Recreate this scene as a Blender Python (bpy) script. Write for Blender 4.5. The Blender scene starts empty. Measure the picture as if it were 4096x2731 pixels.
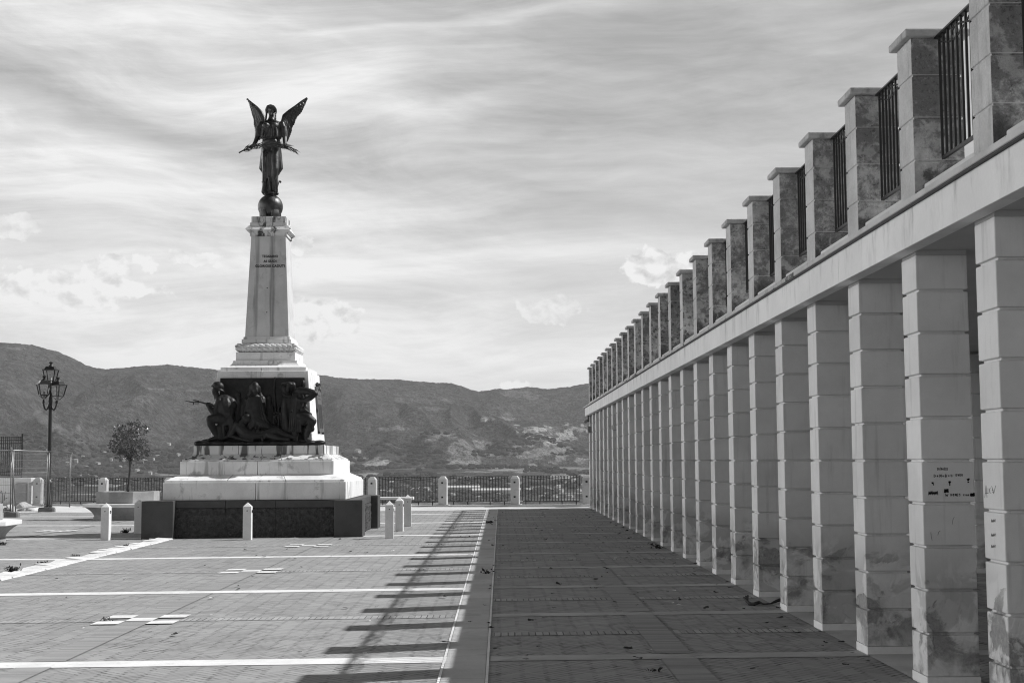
import bpy, bmesh, math, random
import numpy as np
from mathutils import Vector, Matrix
R = math.radians
random.seed(7)
rng = np.random.default_rng(7)
S = bpy.context.scene
COL = S.collection

# ------------------------------------------------------------------ camera
CAM_H = 1.6
PITCH, YAW, ROLL = 0.0832683432, 0.00859280729, -0.00583669986
FPX = 5689.0                       # focal length in photo pixels (50 mm on 36 mm, 4096 px wide)
def cam_axes():
    cy, sy, cp, sp = math.cos(YAW), math.sin(YAW), math.cos(PITCH), math.sin(PITCH)
    f = Vector((sy*cp, cy*cp, sp)); r = Vector((cy, -sy, 0)); u = r.cross(f)
    cr, sr = math.cos(ROLL), math.sin(ROLL)
    return r*cr + u*sr, -r*sr + u*cr, f
AR, AU, AF = cam_axes()
cam = bpy.data.cameras.new("camera"); cam.lens = 50.0; cam.sensor_width = 36.0
cam.clip_start = 0.1; cam.clip_end = 30000
co = bpy.data.objects.new("camera", cam); COL.objects.link(co)
M = Matrix((AR, AU, -AF)).transposed().to_4x4(); M.translation = Vector((0, 0, CAM_H))
co.matrix_world = M
S.camera = co

# ------------------------------------------------------------------ light and exposure
SUN = Vector((1.0, 0.24, 1.055)).normalized()          # towards the sun
SUN_EL = math.asin(SUN.z); SUN_AZ = math.atan2(SUN.x, SUN.y)
sl = bpy.data.lights.new("sun", 'SUN'); sl.energy = 5.0; sl.angle = R(0.5); sl.color = (1, 1, 1)
so = bpy.data.objects.new("sun", sl); COL.objects.link(so)
so.rotation_euler = SUN.to_track_quat('Z', 'Y').to_euler(); so.location = (30, 15, 40)
S.view_settings.view_transform = 'Standard'; S.view_settings.look = 'None'
S.view_settings.exposure = 0.0; S.view_settings.gamma = 1.0
S.render.engine = 'CYCLES'
S.cycles.use_denoising = True
S.cycles.denoising_prefilter = 'NONE'
S.cycles.use_adaptive_sampling = False
S.cycles.filter_width = 1.1
S.cycles.max_bounces = 6; S.cycles.diffuse_bounces = 3; S.cycles.glossy_bounces = 3
S.cycles.transparent_max_bounces = 12; S.cycles.volume_bounces = 1

# a photo pixel (4096 wide) seen at depth Y, or on the ground
def ray(x, y):
    return AR*((x-2048)/FPX) - AU*((y-1365.5)/FPX) + AF
def at(x, y, Y):
    d = ray(x, y); return d*(Y/d.y) + Vector((0, 0, CAM_H))
def gz(x):                                              # ground height: gentle crossfall to a gutter at x=-7.3
    if x > 3: return 0.0
    return .006*(x-3) if x > -7.3 else -.0618 + .004*(-7.3-x)
def gnd(x, y):
    d = ray(x, y); X = -5.0; P = None
    for i in range(60):
        t = (gz(X)-CAM_H)/d.z; P = d*t + Vector((0, 0, CAM_H)); X = .5*X + .5*min(max(P.x, -40), 3)
    return P

# ------------------------------------------------------------------ node helper
class NT:
    def __init__(s, tree): s.t = tree; s.n = tree.nodes; s.l = tree.links
    def new(s, typ, **kw):
        n = s.n.new(typ)
        for k, v in kw.items(): setattr(n, k, v)
        return n
    def put(s, sock, v):
        if isinstance(v, bpy.types.NodeSocket): s.l.new(v, sock)
        elif v is not None:
            if sock.type == 'RGBA' and isinstance(v, (int, float)): v = (v, v, v, 1)
            sock.default_value = v
    def m(s, op, a, b=None, c=None, clamp=False):
        n = s.new('ShaderNodeMath', operation=op); n.use_clamp = clamp
        s.put(n.inputs[0], a); s.put(n.inputs[1], b); s.put(n.inputs[2], c)
        return n.outputs[0]
    def add(s, a, b): return s.m('ADD', a, b)
    def sub(s, a, b): return s.m('SUBTRACT', a, b)
    def mul(s, a, b): return s.m('MULTIPLY', a, b)
    def mix(s, f, a, b):
        n = s.new('ShaderNodeMix', data_type='FLOAT'); s.put(n.inputs[0], f); s.put(n.inputs[2], a); s.put(n.inputs[3], b)
        return n.outputs[0]
    def step(s, v, lo, hi, a=0.0, b=1.0, smooth=True):
        n = s.new('ShaderNodeMapRange'); n.interpolation_type = 'SMOOTHSTEP' if smooth else 'LINEAR'; n.clamp = True
        s.put(n.inputs[0], v); s.put(n.inputs[1], lo); s.put(n.inputs[2], hi); s.put(n.inputs[3], a); s.put(n.inputs[4], b)
        return n.outputs[0]
    def pos(s): return s.new('ShaderNodeNewGeometry').outputs['Position']
    def nrm(s): return s.new('ShaderNodeNewGeometry').outputs['Normal']
    def xyz(s, v):
        n = s.new('ShaderNodeSeparateXYZ'); s.put(n.inputs[0], v); return n.outputs
    def comb(s, x, y, z):
        n = s.new('ShaderNodeCombineXYZ'); s.put(n.inputs[0], x); s.put(n.inputs[1], y); s.put(n.inputs[2], z); return n.outputs[0]
    def scale(s, v, k):
        n = s.new('ShaderNodeVectorMath', operation='MULTIPLY'); s.put(n.inputs[0], v); n.inputs[1].default_value = k; return n.outputs[0]
    def noise(s, v, sc, det=3, rough=.55, dist=0.0, dim='3D'):
        n = s.new('ShaderNodeTexNoise', noise_dimensions=dim); s.put(n.inputs['Vector'], v)
        n.inputs['Scale'].default_value = sc; n.inputs['Detail'].default_value = det
        n.inputs['Roughness'].default_value = rough; n.inputs['Distortion'].default_value = dist
        return n.outputs['Fac']
    def white(s, v):
        n = s.new('ShaderNodeTexWhiteNoise', noise_dimensions='3D'); s.put(n.inputs['Vector'], v); return n.outputs['Value']
    def voro(s, v, sc, feat='F1', out='Distance'):
        n = s.new('ShaderNodeTexVoronoi', feature=feat); s.put(n.inputs['Vector'], v); n.inputs['Scale'].default_value = sc
        return n.outputs[out]
    def bump(s, h, dist=.01, strength=1.0):
        n = s.new('ShaderNodeBump'); s.put(n.inputs['Height'], h); n.inputs['Distance'].default_value = dist
        n.inputs['Strength'].default_value = strength; return n.outputs[0]
MATS = {}
def material(name, fn, rough=.85, metal=0.0, spec=.3):
    m = bpy.data.materials.new(name); m.use_nodes = True
    t = NT(m.node_tree); p = m.node_tree.nodes['Principled BSDF']
    p.inputs['Roughness'].default_value = rough; p.inputs['Metallic'].default_value = metal
    p.inputs['Specular IOR Level'].default_value = spec
    r = fn(t)
    col, bmp, rg = (list(r)+[None, None])[:3] if isinstance(r, (tuple, list)) else (r, None, None)
    t.put(p.inputs['Base Color'], col)
    if bmp is not None: t.put(p.inputs['Normal'], bmp)
    if rg is not None: t.put(p.inputs['Roughness'], rg)
    MATS[name] = m
    return m

# ------------------------------------------------------------------ world: sky with cirrus and a few cumulus
def build_world():
    w = bpy.data.worlds.new("World"); S.world = w; w.use_nodes = True
    t = NT(w.node_tree); bg = w.node_tree.nodes['Background']
    sky = t.new('ShaderNodeTexSky', sky_type='NISHITA'); sky.sun_disc = False
    sky.sun_elevation = SUN_EL; sky.sun_rotation = SUN_AZ
    bw = t.new('ShaderNodeRGBToBW'); t.l.new(sky.outputs[0], bw.inputs[0])
    g = t.new('ShaderNodeTexCoord').outputs['Generated']
    x, y, z = t.xyz(g)[:3]
    az = t.mul(t.m('ARCTAN2', x, y), 180/math.pi)
    el = t.mul(t.m('ARCSINE', z), 180/math.pi)
    v = t.comb(az, el, 0.0)
    # slow warp so that no cloud keeps a straight outline
    w1 = t.sub(t.noise(t.scale(v, (.10, .22, 1)), 1.0, 2, .5), .5)
    w2 = t.sub(t.noise(t.scale(v, (.13, .25, 1)), 1.0, 2, .5), .5)
    az2 = t.add(az, t.mul(w1, 6.0)); el2 = t.add(el, t.mul(w2, 2.2))
    v2 = t.comb(az2, el2, 3.1)
    base = t.step(el, -1.0, 15.0, .83, .48)
    streak = t.noise(t.scale(v2, (.045, .62, 1)), 1.0, 5, .6)
    fine = t.noise(t.scale(v2, (.30, 2.2, 1)), 1.0, 5, .62)
    c = t.add(base, t.mul(t.sub(streak, .5), .20))
    fib = t.noise(t.comb(t.add(t.mul(az2, .22), t.mul(el2, .35)), t.sub(t.mul(el2, 1.5), t.mul(az2, .12)), 5.0), 1.0, 6, .66)
    c = t.add(c, t.mul(t.sub(fib, .5), .14))
    c = t.add(c, t.mul(t.sub(fine, .5), .16))
    # feathered cirrus: strongly warped, drawn-out noise, thick on the left and thin on the right
    wn = t.new('ShaderNodeTexNoise'); wn.inputs['Scale'].default_value = 1.0; wn.inputs['Detail'].default_value = 1
    t.l.new(t.scale(v, (.085, .16, 1)), wn.inputs['Vector'])
    wv = t.xyz(wn.outputs['Color'])
    ax = t.add(az, t.mul(t.sub(wv[0], .5), 14.0)); ey = t.add(el, t.mul(t.sub(wv[1], .5), 3.0))
    def fibre(tilt, sx, sy, seed, det=7):
        ca, sa = math.cos(R(tilt)), math.sin(R(tilt))
        return t.noise(t.comb(t.mul(t.add(t.mul(ax, ca), t.mul(ey, sa)), sx), t.mul(t.sub(t.mul(ey, ca), t.mul(ax, sa)), sy), seed), 1.0, det, .64)
    f1 = t.step(fibre(-9, .075, .30, 11.0), .36, .68); f2 = t.step(fibre(5, .055, .8, 4.0), .36, .72)
    left = t.step(az, 4.0, -9.0, .32, 1.0); lowm = t.step(el, 0.5, 7.0, .45, 1.0)
    c = t.add(c, t.mul(t.mul(left, lowm), t.sub(t.mul(f1, .22), .05)))
    c = t.add(c, t.mul(t.sub(t.mul(f2, .15), .07), t.step(az, 14.0, -4.0, .35, 1.0)))
    def blob(px, py, lx, ly, ang, wv=(az2, el2)):
        d = ray(px*1.7415, py*1.7415); a0 = math.degrees(math.atan2(d.x, d.y)); e0 = math.degrees(math.asin(d.normalized().z))
        da = t.sub(wv[0], a0); de = t.sub(wv[1], e0); ca, sa = math.cos(R(ang)), math.sin(R(ang))
        u = t.mul(t.add(t.mul(da, ca), t.mul(de, sa)), 57.0/lx)
        q = t.mul(t.sub(t.mul(de, ca), t.mul(da, sa)), 57.0/ly)
        r2 = t.add(t.mul(u, u), t.mul(q, q))
        return t.m('EXPONENT', t.mul(r2, -1.0))
    # bright cirrus sheets (px centre, half length, half width, tilt) and darker gaps of blue between them
    for px, py, lx, ly, a, k in [(520, 90, 620, 110, -4, .22), (720, 190, 360, 62, 18, .20), (950, 245, 260, 40, 6, .20), (60, 360, 330, 120, -20, .18),
                                 (430, 400, 420, 60, -13, .20), (250, 560, 420, 60, -4, .06), (1000, 600, 700, 70, 2, .10), (1500, 560, 500, 40, 2, .07),
                                 (1250, 30, 260, 30, 14, .14), (1500, 350, 600, 40, 3, .05), (1100, 820, 900, 60, 0, .10), (200, 720, 500, 40, 0, .05),
                                 (330, 262, 220, 26, -14, -.05), (90, 190, 200, 40, -8, -.07), (990, 205, 160, 18, 10, -.08), (470, 330, 120, 24, -8, -.08), (900, 390, 300, 30, -4, -.07),
                                 (1400, 200, 420, 150, 0, -.05), (1000, 120, 130, 40, 20, -.05)]:
        c = t.add(c, t.mul(blob(px, py, lx, ly, a), k))
    # cumulus: noise-broken puffs with lighter tops
    cw = (t.add(az, t.mul(t.sub(t.noise(v, .9, 4, .6), .5), 2.4)), t.add(el, t.mul(t.sub(t.noise(t.add(0, 0) if False else t.comb(el, az, 7.0), .9, 4, .6), .5), 1.5)))
    puff = t.noise(t.comb(az, t.mul(el, 1.25), 2.0), 1.1, 5, .54, .2); lit = t.noise(t.comb(t.sub(az, .16), t.sub(t.mul(el, 1.25), .34), 2.0), 1.1, 4, .5, .2)
    for px, py, lx, ly, k in [(735, 735, 88, 62, .30), (150, 662, 210, 46, .24), (265, 610, 70, 34, .22), (450, 592, 60, 18, .16), (1510, 610, 105, 42, .30),
                              (1262, 715, 74, 40, .16), (690, 560, 40, 26, .18), (690, 615, 36, 20, .16), (640, 690, 60, 20, .10), (1195, 888, 50, 12, .2), (40, 520, 60, 30, .14)]:
        b = blob(px, py, lx, ly, 0, cw)
        f = t.step(t.add(t.mul(b, 1.5), t.mul(t.sub(puff, .5), 1.5)), .55, .85)
        tone = t.add(.84, t.mul(t.sub(puff, lit), 1.3)); c = t.mix(t.mul(f, min(.95, k*3.3)), c, t.m('MINIMUM', t.m('MAXIMUM', tone, .60), .96))
    c = t.m('MINIMUM', t.m('MAXIMUM', t.add(c, t.step(az, 2.0, -12.0, 0.0, .05)), .40), .90)
    # higher up the cloud thins out and the plain deep blue sky takes over
    hi = t.step(el, 19.0, 34.0)
    deep = t.mul(bw.outputs[0], .05)
    c = t.mix(hi, c, deep)
    # behind the camera the unseen sky is dimmed to keep front faces darker
    back = t.step(y, .25, -.35)
    c = t.mix(t.mul(back, .75), c, deep)
    # added brightness low in the unseen left sky, to light the pillars' side faces
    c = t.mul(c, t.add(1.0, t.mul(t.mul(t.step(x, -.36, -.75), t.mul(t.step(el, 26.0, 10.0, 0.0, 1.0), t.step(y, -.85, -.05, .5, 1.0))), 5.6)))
    c = t.mix(t.step(z, -.02, -.12), c, .10)
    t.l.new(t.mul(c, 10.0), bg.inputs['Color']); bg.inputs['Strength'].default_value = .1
build_world()

# ------------------------------------------------------------------ mesh builder
class MB:
    def __init__(s): s.v = []; s.f = []
    def add(s, vs, fs):
        o = len(s.v); s.v += [tuple(p) for p in vs]; s.f += [tuple(i+o for i in f) for f in fs]; return s
    def frus(s, b, z0, tp, z1):            # (x0,x1,y0,y1) bottom and top rectangles
        x0, x1, y0, y1 = b; X0, X1, Y0, Y1 = tp
        return s.add([(x0, y0, z0), (x1, y0, z0), (x1, y1, z0), (x0, y1, z0), (X0, Y0, z1), (X1, Y0, z1), (X1, Y1, z1), (X0, Y1, z1)],
                     [(3, 2, 1, 0), (4, 5, 6, 7), (0, 1, 5, 4), (1, 2, 6, 5), (2, 3, 7, 6), (3, 0, 4, 7)])
    def box(s, x0, x1, y0, y1, z0, z1): return s.frus((x0, x1, y0, y1), z0, (x0, x1, y0, y1), z1)
    def prism(s, poly, z0, z1, poly2=None):
        n = len(poly); q = poly2 or poly
        return s.add([(x, y, z0) for x, y in poly]+[(x, y, z1) for x, y in q],
                     [tuple(reversed(range(n))), tuple(range(n, 2*n))]+[(i, (i+1) % n, n+(i+1) % n, n+i) for i in range(n)])
    def loft(s, rings, cap=True):
        n = len(rings[0]); vs = [p for r in rings for p in r]; fs = []
        for k in range(len(rings)-1):
            for i in range(n):
                j = (i+1) % n; fs.append((k*n+i, k*n+j, (k+1)*n+j, (k+1)*n+i))
        if cap: fs += [tuple(reversed(range(n))), tuple(range((len(rings)-1)*n, len(rings)*n))]
        return s.add(vs, fs)
    def lathe(s, prof, c, n=20):
        return s.loft([[(c[0]+r*math.cos(2*math.pi*i/n), c[1]+r*math.sin(2*math.pi*i/n), c[2]+z) for i in range(n)] for r, z in prof])
    def tube(s, pts, r, n=8):
        pts = [Vector(p) for p in pts]; rs = r if isinstance(r, (list, tuple)) else [r]*len(pts); rings = []; up = None
        for i, p in enumerate(pts):
            d = (pts[min(i+1, len(pts)-1)]-pts[max(i-1, 0)]).normalized()
            if up is None: up = Vector((0, 0, 1)) if abs(d.z) < .9 else Vector((0, 1, 0))
            a = d.cross(up).normalized(); b = a.cross(d).normalized(); up = b
            rings.append([p+(a*math.cos(2*math.pi*k/n)+b*math.sin(2*math.pi*k/n))*rs[i] for k in range(n)])
        return s.loft([list(reversed(q)) for q in rings])
    def bar(s, p, q, w, h=None):           # square bar
        p, q = Vector(p), Vector(q); h = h or w; d = (q-p).normalized()
        up = Vector((0, 0, 1)) if abs(d.z) < .9 else Vector((0, 1, 0)); a = d.cross(up).normalized()*w/2; b = a.cross(d).normalized()*h/2
        return s.loft([[e-a-b, e-a+b, e+a+b, e+a-b] for e in (p, q)])
    def ell(s, c, r, n=14, m=9, rot=None):
        c = Vector(c); r = (r, r, r) if isinstance(r, (int, float)) else r; vs = []; fs = []
        for j in range(1, m):
            ph = math.pi*j/m
            for i in range(n):
                th = 2*math.pi*i/n; q = Vector((r[0]*math.sin(ph)*math.cos(th), r[1]*math.sin(ph)*math.sin(th), r[2]*math.cos(ph)))
                if rot: q = rot @ q
                vs.append(c+q)
        tp = Vector((0, 0, r[2])); tp = rot @ tp if rot else tp
        vs += [c+tp, c-tp]; T = len(vs)-2
        for j in range(m-2):
            for i in range(n):
                k = (i+1) % n; fs.append((j*n+k, j*n+i, (j+1)*n+i, (j+1)*n+k))
        for i in range(n):
            k = (i+1) % n; fs.append((T, i, k)); fs.append((T+1, (m-2)*n+k, (m-2)*n+i))
        return s.add(vs, fs)
    def chain(s, pts, n=12):               # [(point, radius)...]: a tapering limb with round joints
        for i, (p, r) in enumerate(pts):
            s.ell(p, r, n, 8)
            if i+1 < len(pts): s.tube([p, pts[i+1][0]], [r, pts[i+1][1]], n)
        return s
    def mesh(s, name, mat, off=(0, 0, 0), smooth=False):
        me = bpy.data.meshes.new(name); o = Vector(off)
        me.from_pydata([tuple(Vector(p)-o) for p in s.v], [], s.f)
        bm = bmesh.new(); bm.from_mesh(me); bmesh.ops.recalc_face_normals(bm, faces=bm.faces); bm.to_mesh(me); bm.free()
        if mat: me.materials.append(MATS[mat] if isinstance(mat, str) else mat)
        if smooth: me.polygons.foreach_set('use_smooth', [True]*len(me.polygons))
        return me
    def build(s, name, mat, parent=None, bevel=0, smooth=False, seg=2, off=None):
        o = off if off is not None else (root_loc(parent) if parent else (0, 0, 0))
        ob = bpy.data.objects.new(name, s.mesh(name, mat, o, smooth)); COL.objects.link(ob)
        if parent: ob.parent = parent
        elif off is not None: ob.location = off
        if bevel:
            b = ob.modifiers.new('bevel', 'BEVEL'); b.width = bevel; b.segments = seg; b.limit_method = 'ANGLE'; b.angle_limit = R(35)
        return ob
def root_loc(o):
    l = Vector((0, 0, 0))
    while o: l += o.location; o = o.parent
    return l
def tag(o, label, cat, group=None):
    o['label'] = label; o['category'] = cat
    if group: o['group'] = group
    return o
def kind(o, k): o['kind'] = k; return o
def thing(name, loc, label, cat, group=None):
    o = bpy.data.objects.new(name, None); o.empty_display_size = .2; COL.objects.link(o); o.location = loc
    return tag(o, label, cat, group)
def copy_tree(o, loc=None, parent=None):
    kids = list(o.children); c = o.copy(); COL.objects.link(c)
    if parent: c.parent = parent
    if loc is not None: c.location = loc
    for k in kids: copy_tree(k, None, c)
    return c
def sculpt(mb, name, mat, parent, voxel=.012, it=3, off=None):
    """melt overlapping shells into one continuous surface"""
    o = off if off is not None else root_loc(parent)
    me = mb.mesh(name, None, o); ob = bpy.data.objects.new(name, me); COL.objects.link(ob)
    r = ob.modifiers.new('r', 'REMESH'); r.mode = 'VOXEL'; r.voxel_size = voxel; r.use_smooth_shade = True
    if it:
        q = ob.modifiers.new('s', 'SMOOTH'); q.factor = .5; q.iterations = it
    dg = bpy.context.evaluated_depsgraph_get()
    me2 = bpy.data.meshes.new_from_object(ob.evaluated_get(dg)); me2.name = name
    ob.modifiers.clear(); ob.data = me2; bpy.data.meshes.remove(me)
    me2.materials.clear(); me2.materials.append(MATS[mat])
    me2.polygons.foreach_set('use_smooth', [True]*len(me2.polygons))
    ob.parent = parent
    return ob

# ------------------------------------------------------------------ materials (a black and white place: greys only)
def herringbone(t, w):
    """bricks w x 4w laid herringbone at 45 degrees: returns (joint mask, random tone per brick)"""
    x, y, z = t.xyz(t.pos())[:3]
    u = t.mul(t.add(x, y), .70711/w); v = t.mul(t.sub(y, x), .70711/w)
    i = t.m('FLOOR', u); j = t.m('FLOOR', v); fx = t.sub(u, i); fy = t.sub(v, j); n = 4.0
    k = t.m('FLOORED_MODULO', t.sub(i, j), 2*n)
    hor = t.m('LESS_THAN', k, n)
    la = t.mix(hor, t.add(t.sub(2*n-1, k), fy), t.add(k, fx)); wd = t.mix(hor, fx, fy)
    el_ = t.m('MINIMUM', la, t.sub(n, la)); ew = t.m('MINIMUM', wd, t.sub(1.0, wd)); e = t.m('MINIMUM', el_, t.add(ew, t.step(t.noise(t.pos(), 3.1, 4, .6), .44, .58, .0, .12)))
    ida = t.mix(hor, i, t.sub(i, k)); idb = t.mix(hor, t.sub(j, t.sub(2*n-1, k)), j)
    return e, t.white(t.comb(ida, idb, hor)), x, y
def rowbrick(t, w, axis):
    x, y, z = t.xyz(t.pos())[:3]
    a = t.mul(x if axis == 'x' else y, 1.0/w); i = t.m('FLOOR', a); f = t.sub(a, i)
    return t.m('MINIMUM', f, t.sub(1.0, f)), t.white(t.comb(i, 1.0, 2.0)), x, y
def brick_col(t, e, rnd, lo, hi, joint, jw, power=1.0):
    p = t.pos()
    patch = t.noise(p, .55, 4, .6); grain = t.noise(p, 60, 2)
    c = t.mix(rnd, lo, hi)
    c = t.mul(c, t.step(patch, .3, .7, .93, 1.06)); c = t.mul(c, t.add(.9, t.mul(grain, .2)))
    open_ = t.step(t.noise(p, 1.7, 3), .42, .60)          # joints are clean in places and filled in others
    j = t.step(e, jw*.35, jw, 1.0, 0.0)
    j = t.mul(j, t.mix(open_, .7, 1.0)); j = t.mul(j, t.m('ADD', .40, t.mul(t.m('GREATER_THAN', t.m('FRACT', t.mul(rnd, 17.31)), .60), .60)))
    return t.mix(j, c, joint), t.bump(t.add(t.mul(j, -1.0), t.mul(grain, .15)), .004)
def m_herring(t):
    e, r, x, y = herringbone(t, .0645)
    return brick_col(t, e, r, .275, .34, .02, .17)
material('brick_herringbone', m_herring, .8, spec=.25)
def m_ladder(t):
    e, r, x, y = rowbrick(t, .0645, 'x'); return brick_col(t, e, r, .28, .40, .03, .13)
material('brick_soldier_row', m_ladder, .8)
def m_band(t):
    e, r, x, y = rowbrick(t, .0645, 'y'); return brick_col(t, e, r, .25, .35, .06, .10)
material('brick_band', m_band, .8)
def stone(lo, hi, sc=1.2, grain=40, speck=.12, bmp=.003, stain=0.0, streak=0.0, dirt=.1, side=True):
    def fn(t):
        p = t.pos(); a = t.noise(p, sc, 5, .62); g = t.noise(p, grain, 3, .6)
        c = t.mul(t.step(a, .3, .7, lo, hi), t.add(1-speck/2, t.mul(g, speck)))
        if stain:
            b = t.noise(p, sc*2.3, 5, .66, .4); c = t.mix(t.mul(t.step(b, .56, .66), stain), c, dirt)
        if streak:
            x, y, z = t.xyz(p)[:3]
            s = t.noise(t.comb(t.mul(x, 7.0), t.mul(y, 7.0), t.mul(z, .55)), 1.0, 4, .6)
            n = t.m('ABSOLUTE', t.xyz(t.nrm())[2])
            c = t.mix(t.mul(t.mul(t.step(s, .55, .70), streak), t.step(n, .3, .75, 1.0, .35)), c, dirt)
        return c, t.bump(t.add(g, t.mul(a, .6)), bmp)
    return fn
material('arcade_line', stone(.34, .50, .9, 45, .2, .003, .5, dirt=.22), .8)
material('cap_stone', stone(.34, .50, 3.2, 50, .3, .006, .55, .45, dirt=.14), .9)
material('post_stone', stone(.44, .56, 1.5, 30, .15, .003, .3, .25, dirt=.3), .75)
material('white_stone', stone(.68, .82, 1.5, 30, .15, .003), .75)
material('strip_stone', stone(.40, .56, .9, 45, .2, .003, .35, dirt=.26), .8)
material('line_stone', stone(.66, .82, 2.6, 40, .2, .003, .45, dirt=.46), .7)
material('edge_stone', stone(.50, .66, .8, 35, .15, .003), .75)
material('kerb_stone', stone(.55, .80, 2.4, 25, .25, .008, .35, dirt=.3), .85)
material('limestone', stone(.70, .88, 1.1, 35, .14, .003, .65, .8, dirt=.36), .65)
def m_shaft(t):
    p = t.pos(); x, y, z = t.xyz(p)[:3]; c, b = stone(.52, .66, 1.6, 35, .12, .002, .3, .2, dirt=.30)(t)
    n = t.noise(t.comb(t.mul(x, 9.0), 0.0, t.mul(z, .8)), 1.0, 5, .62); w = t.noise(t.comb(t.mul(x, 40.0), 1.0, t.mul(z, .5)), 1.0, 3)
    for x0, hw_, k in ((-5.67, .06, .55), (-5.31, .085, .68)):     # run-off from the bronze above
        d = t.m('ABSOLUTE', t.sub(x, x0)); f = t.step(t.add(d, t.mul(t.sub(n, .5), .22)), hw_*1.1, hw_*.2, 0.0, 1.0)
        c = t.mix(t.mul(t.mul(f, t.step(w, .35, .6, .45, 1.0)), k), c, .12)
    return c, b
material('limestone_shaft', m_shaft, .6)
material('limestone_carved', stone(.58, .76, 3, 35, .2, .004, .4, .2, dirt=.22), .7)
def m_streaked(t):      # the course under the bronze: dark run-off streaks with soft heads
    p = t.pos(); x, y, z = t.xyz(p)[:3]
    c, b = stone(.66, .80, 1.3, 35, .12, .003)(t)
    s = t.noise(t.comb(t.mul(x, 8.5), t.mul(y, 8.5), t.mul(z, .9)), 1.0, 3, .55)
    s2 = t.noise(t.comb(t.mul(x, 2.1), 0.0, 3.0), 1.0, 2)
    f = t.mul(t.step(s, .49, .58), t.step(s2, .36, .46))
    return t.mix(t.mul(f, .9), c, .07), b
material('limestone_streaked', m_streaked, .65)
def m_cap(t):
    p = t.pos(); x, y, z = t.xyz(p)[:3]
    c, b = stone(.62, .78, 1.8, 35, .12, .003)(t)
    s = t.noise(t.comb(t.mul(x, 6.5), t.mul(y, 6.5), t.mul(z, 1.6)), 1.0, 5, .62, .6)
    s3 = t.noise(t.comb(t.mul(x, 2.6), t.mul(y, 2.6), 4.0), 1.0, 3)
    return t.mix(t.mul(t.step(s, .47, .60), t.step(s3, .38, .52)), c, .06), b
material('limestone_stained', m_cap, .65)
def m_dark(t):
    p = t.pos(); a = t.noise(p, 1.3, 4, .6); g = t.noise(p, 90, 2); d = t.noise(p, 3.2, 4, .6)
    c = t.mul(t.step(a, .3, .7, .052, .078), t.add(.75, t.mul(g, .5)))
    return t.mix(t.mul(t.step(d, .60, .70), .5), c, .04), t.bump(g, .002)
material('dark_stone', m_dark, .6, spec=.4)
def m_rough(t):
    p = t.pos(); a = t.noise(p, 9, 6, .68); v = t.voro(p, 16); g = t.noise(p, 1.1, 4)
    c = t.mul(t.step(g, .3, .7, .05, .075), t.step(a, .35, .7, .7, 1.35))
    return c, t.bump(t.add(a, t.mul(v, .5)), .05)
material('rough_dark_stone', m_rough, .75)
def m_plaster(t):       # pale smooth render; damp and peeling low down, faint runs, each block a little different
    p = t.pos(); x, y, z = t.xyz(p)[:3]
    a = t.noise(p, 1.6, 5, .62); g = t.noise(p, 120, 2); g2 = t.noise(p, 14, 4, .65); c = t.mul(t.step(a, .3, .7, .62, .72), t.add(.90, t.mul(t.add(g, g2), .10)))
    blk = t.white(t.comb(t.m('FLOOR', t.mul(t.sub(z, .07), 1/.30375)), t.m('FLOOR', t.mul(t.sub(y, 8.4), 1/1.63447)), 3.0)); c = t.mul(c, t.add(.93, t.mul(blk, .12)))
    run = t.noise(t.comb(t.mul(x, 11.0), t.mul(y, 11.0), t.mul(z, .9)), 1.0, 5, .62); c = t.mul(c, t.step(run, .54, .74, 1.0, .80))
    low = t.step(z, .05, .95, 1.0, 0.0, smooth=False); zone = t.step(z, .66, .98, 1.0, 0.0)
    n1 = t.noise(p, 2.7, 6, .6, .6); n2 = t.noise(t.scale(p, (1.0, 1.0, 1.25)), 2.4, 7, .60, .5); r = t.noise(p, 24, 6, .72)
    pale = t.mul(t.step(t.add(n1, t.mul(low, .14)), .57, .63), zone); c = t.mix(pale, c, t.mul(.70, t.add(.85, t.mul(g2, .25))))
    soot = t.mul(t.step(t.noise(p, 4.2, 7, .70, .5), .42, .66), t.mul(t.step(z, .30, .60, 1.0, 0.0), t.step(n2, .38, .60)))
    c = t.mix(t.mul(soot, .80), c, t.mul(.15, t.add(.5, r)))
    tone2 = t.mul(t.step(t.noise(p, 1.9, 6, .6, .8), .47, .53), zone); c = t.mul(c, t.mix(tone2, 1.0, .74))
    lim = t.step(y, 26.0, 9.0, .66, .565); bare = t.mul(t.step(t.sub(t.add(n2, t.mul(low, .07)), lim), -.01, .05), t.mul(zone, t.step(z, .10, .28))); c = t.mix(t.mul(bare, .9), c, t.mul(.30, t.add(.30, t.mul(r, 1.4))))
    h = t.add(t.add(t.mul(g, .08), t.mul(a, .1)), t.add(t.mul(bare, t.sub(t.mul(r, 1.6), 1.6)), t.mul(pale, -.25)))
    return c, t.bump(h, .010)
material('plaster', m_plaster, .85, spec=.2)
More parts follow.
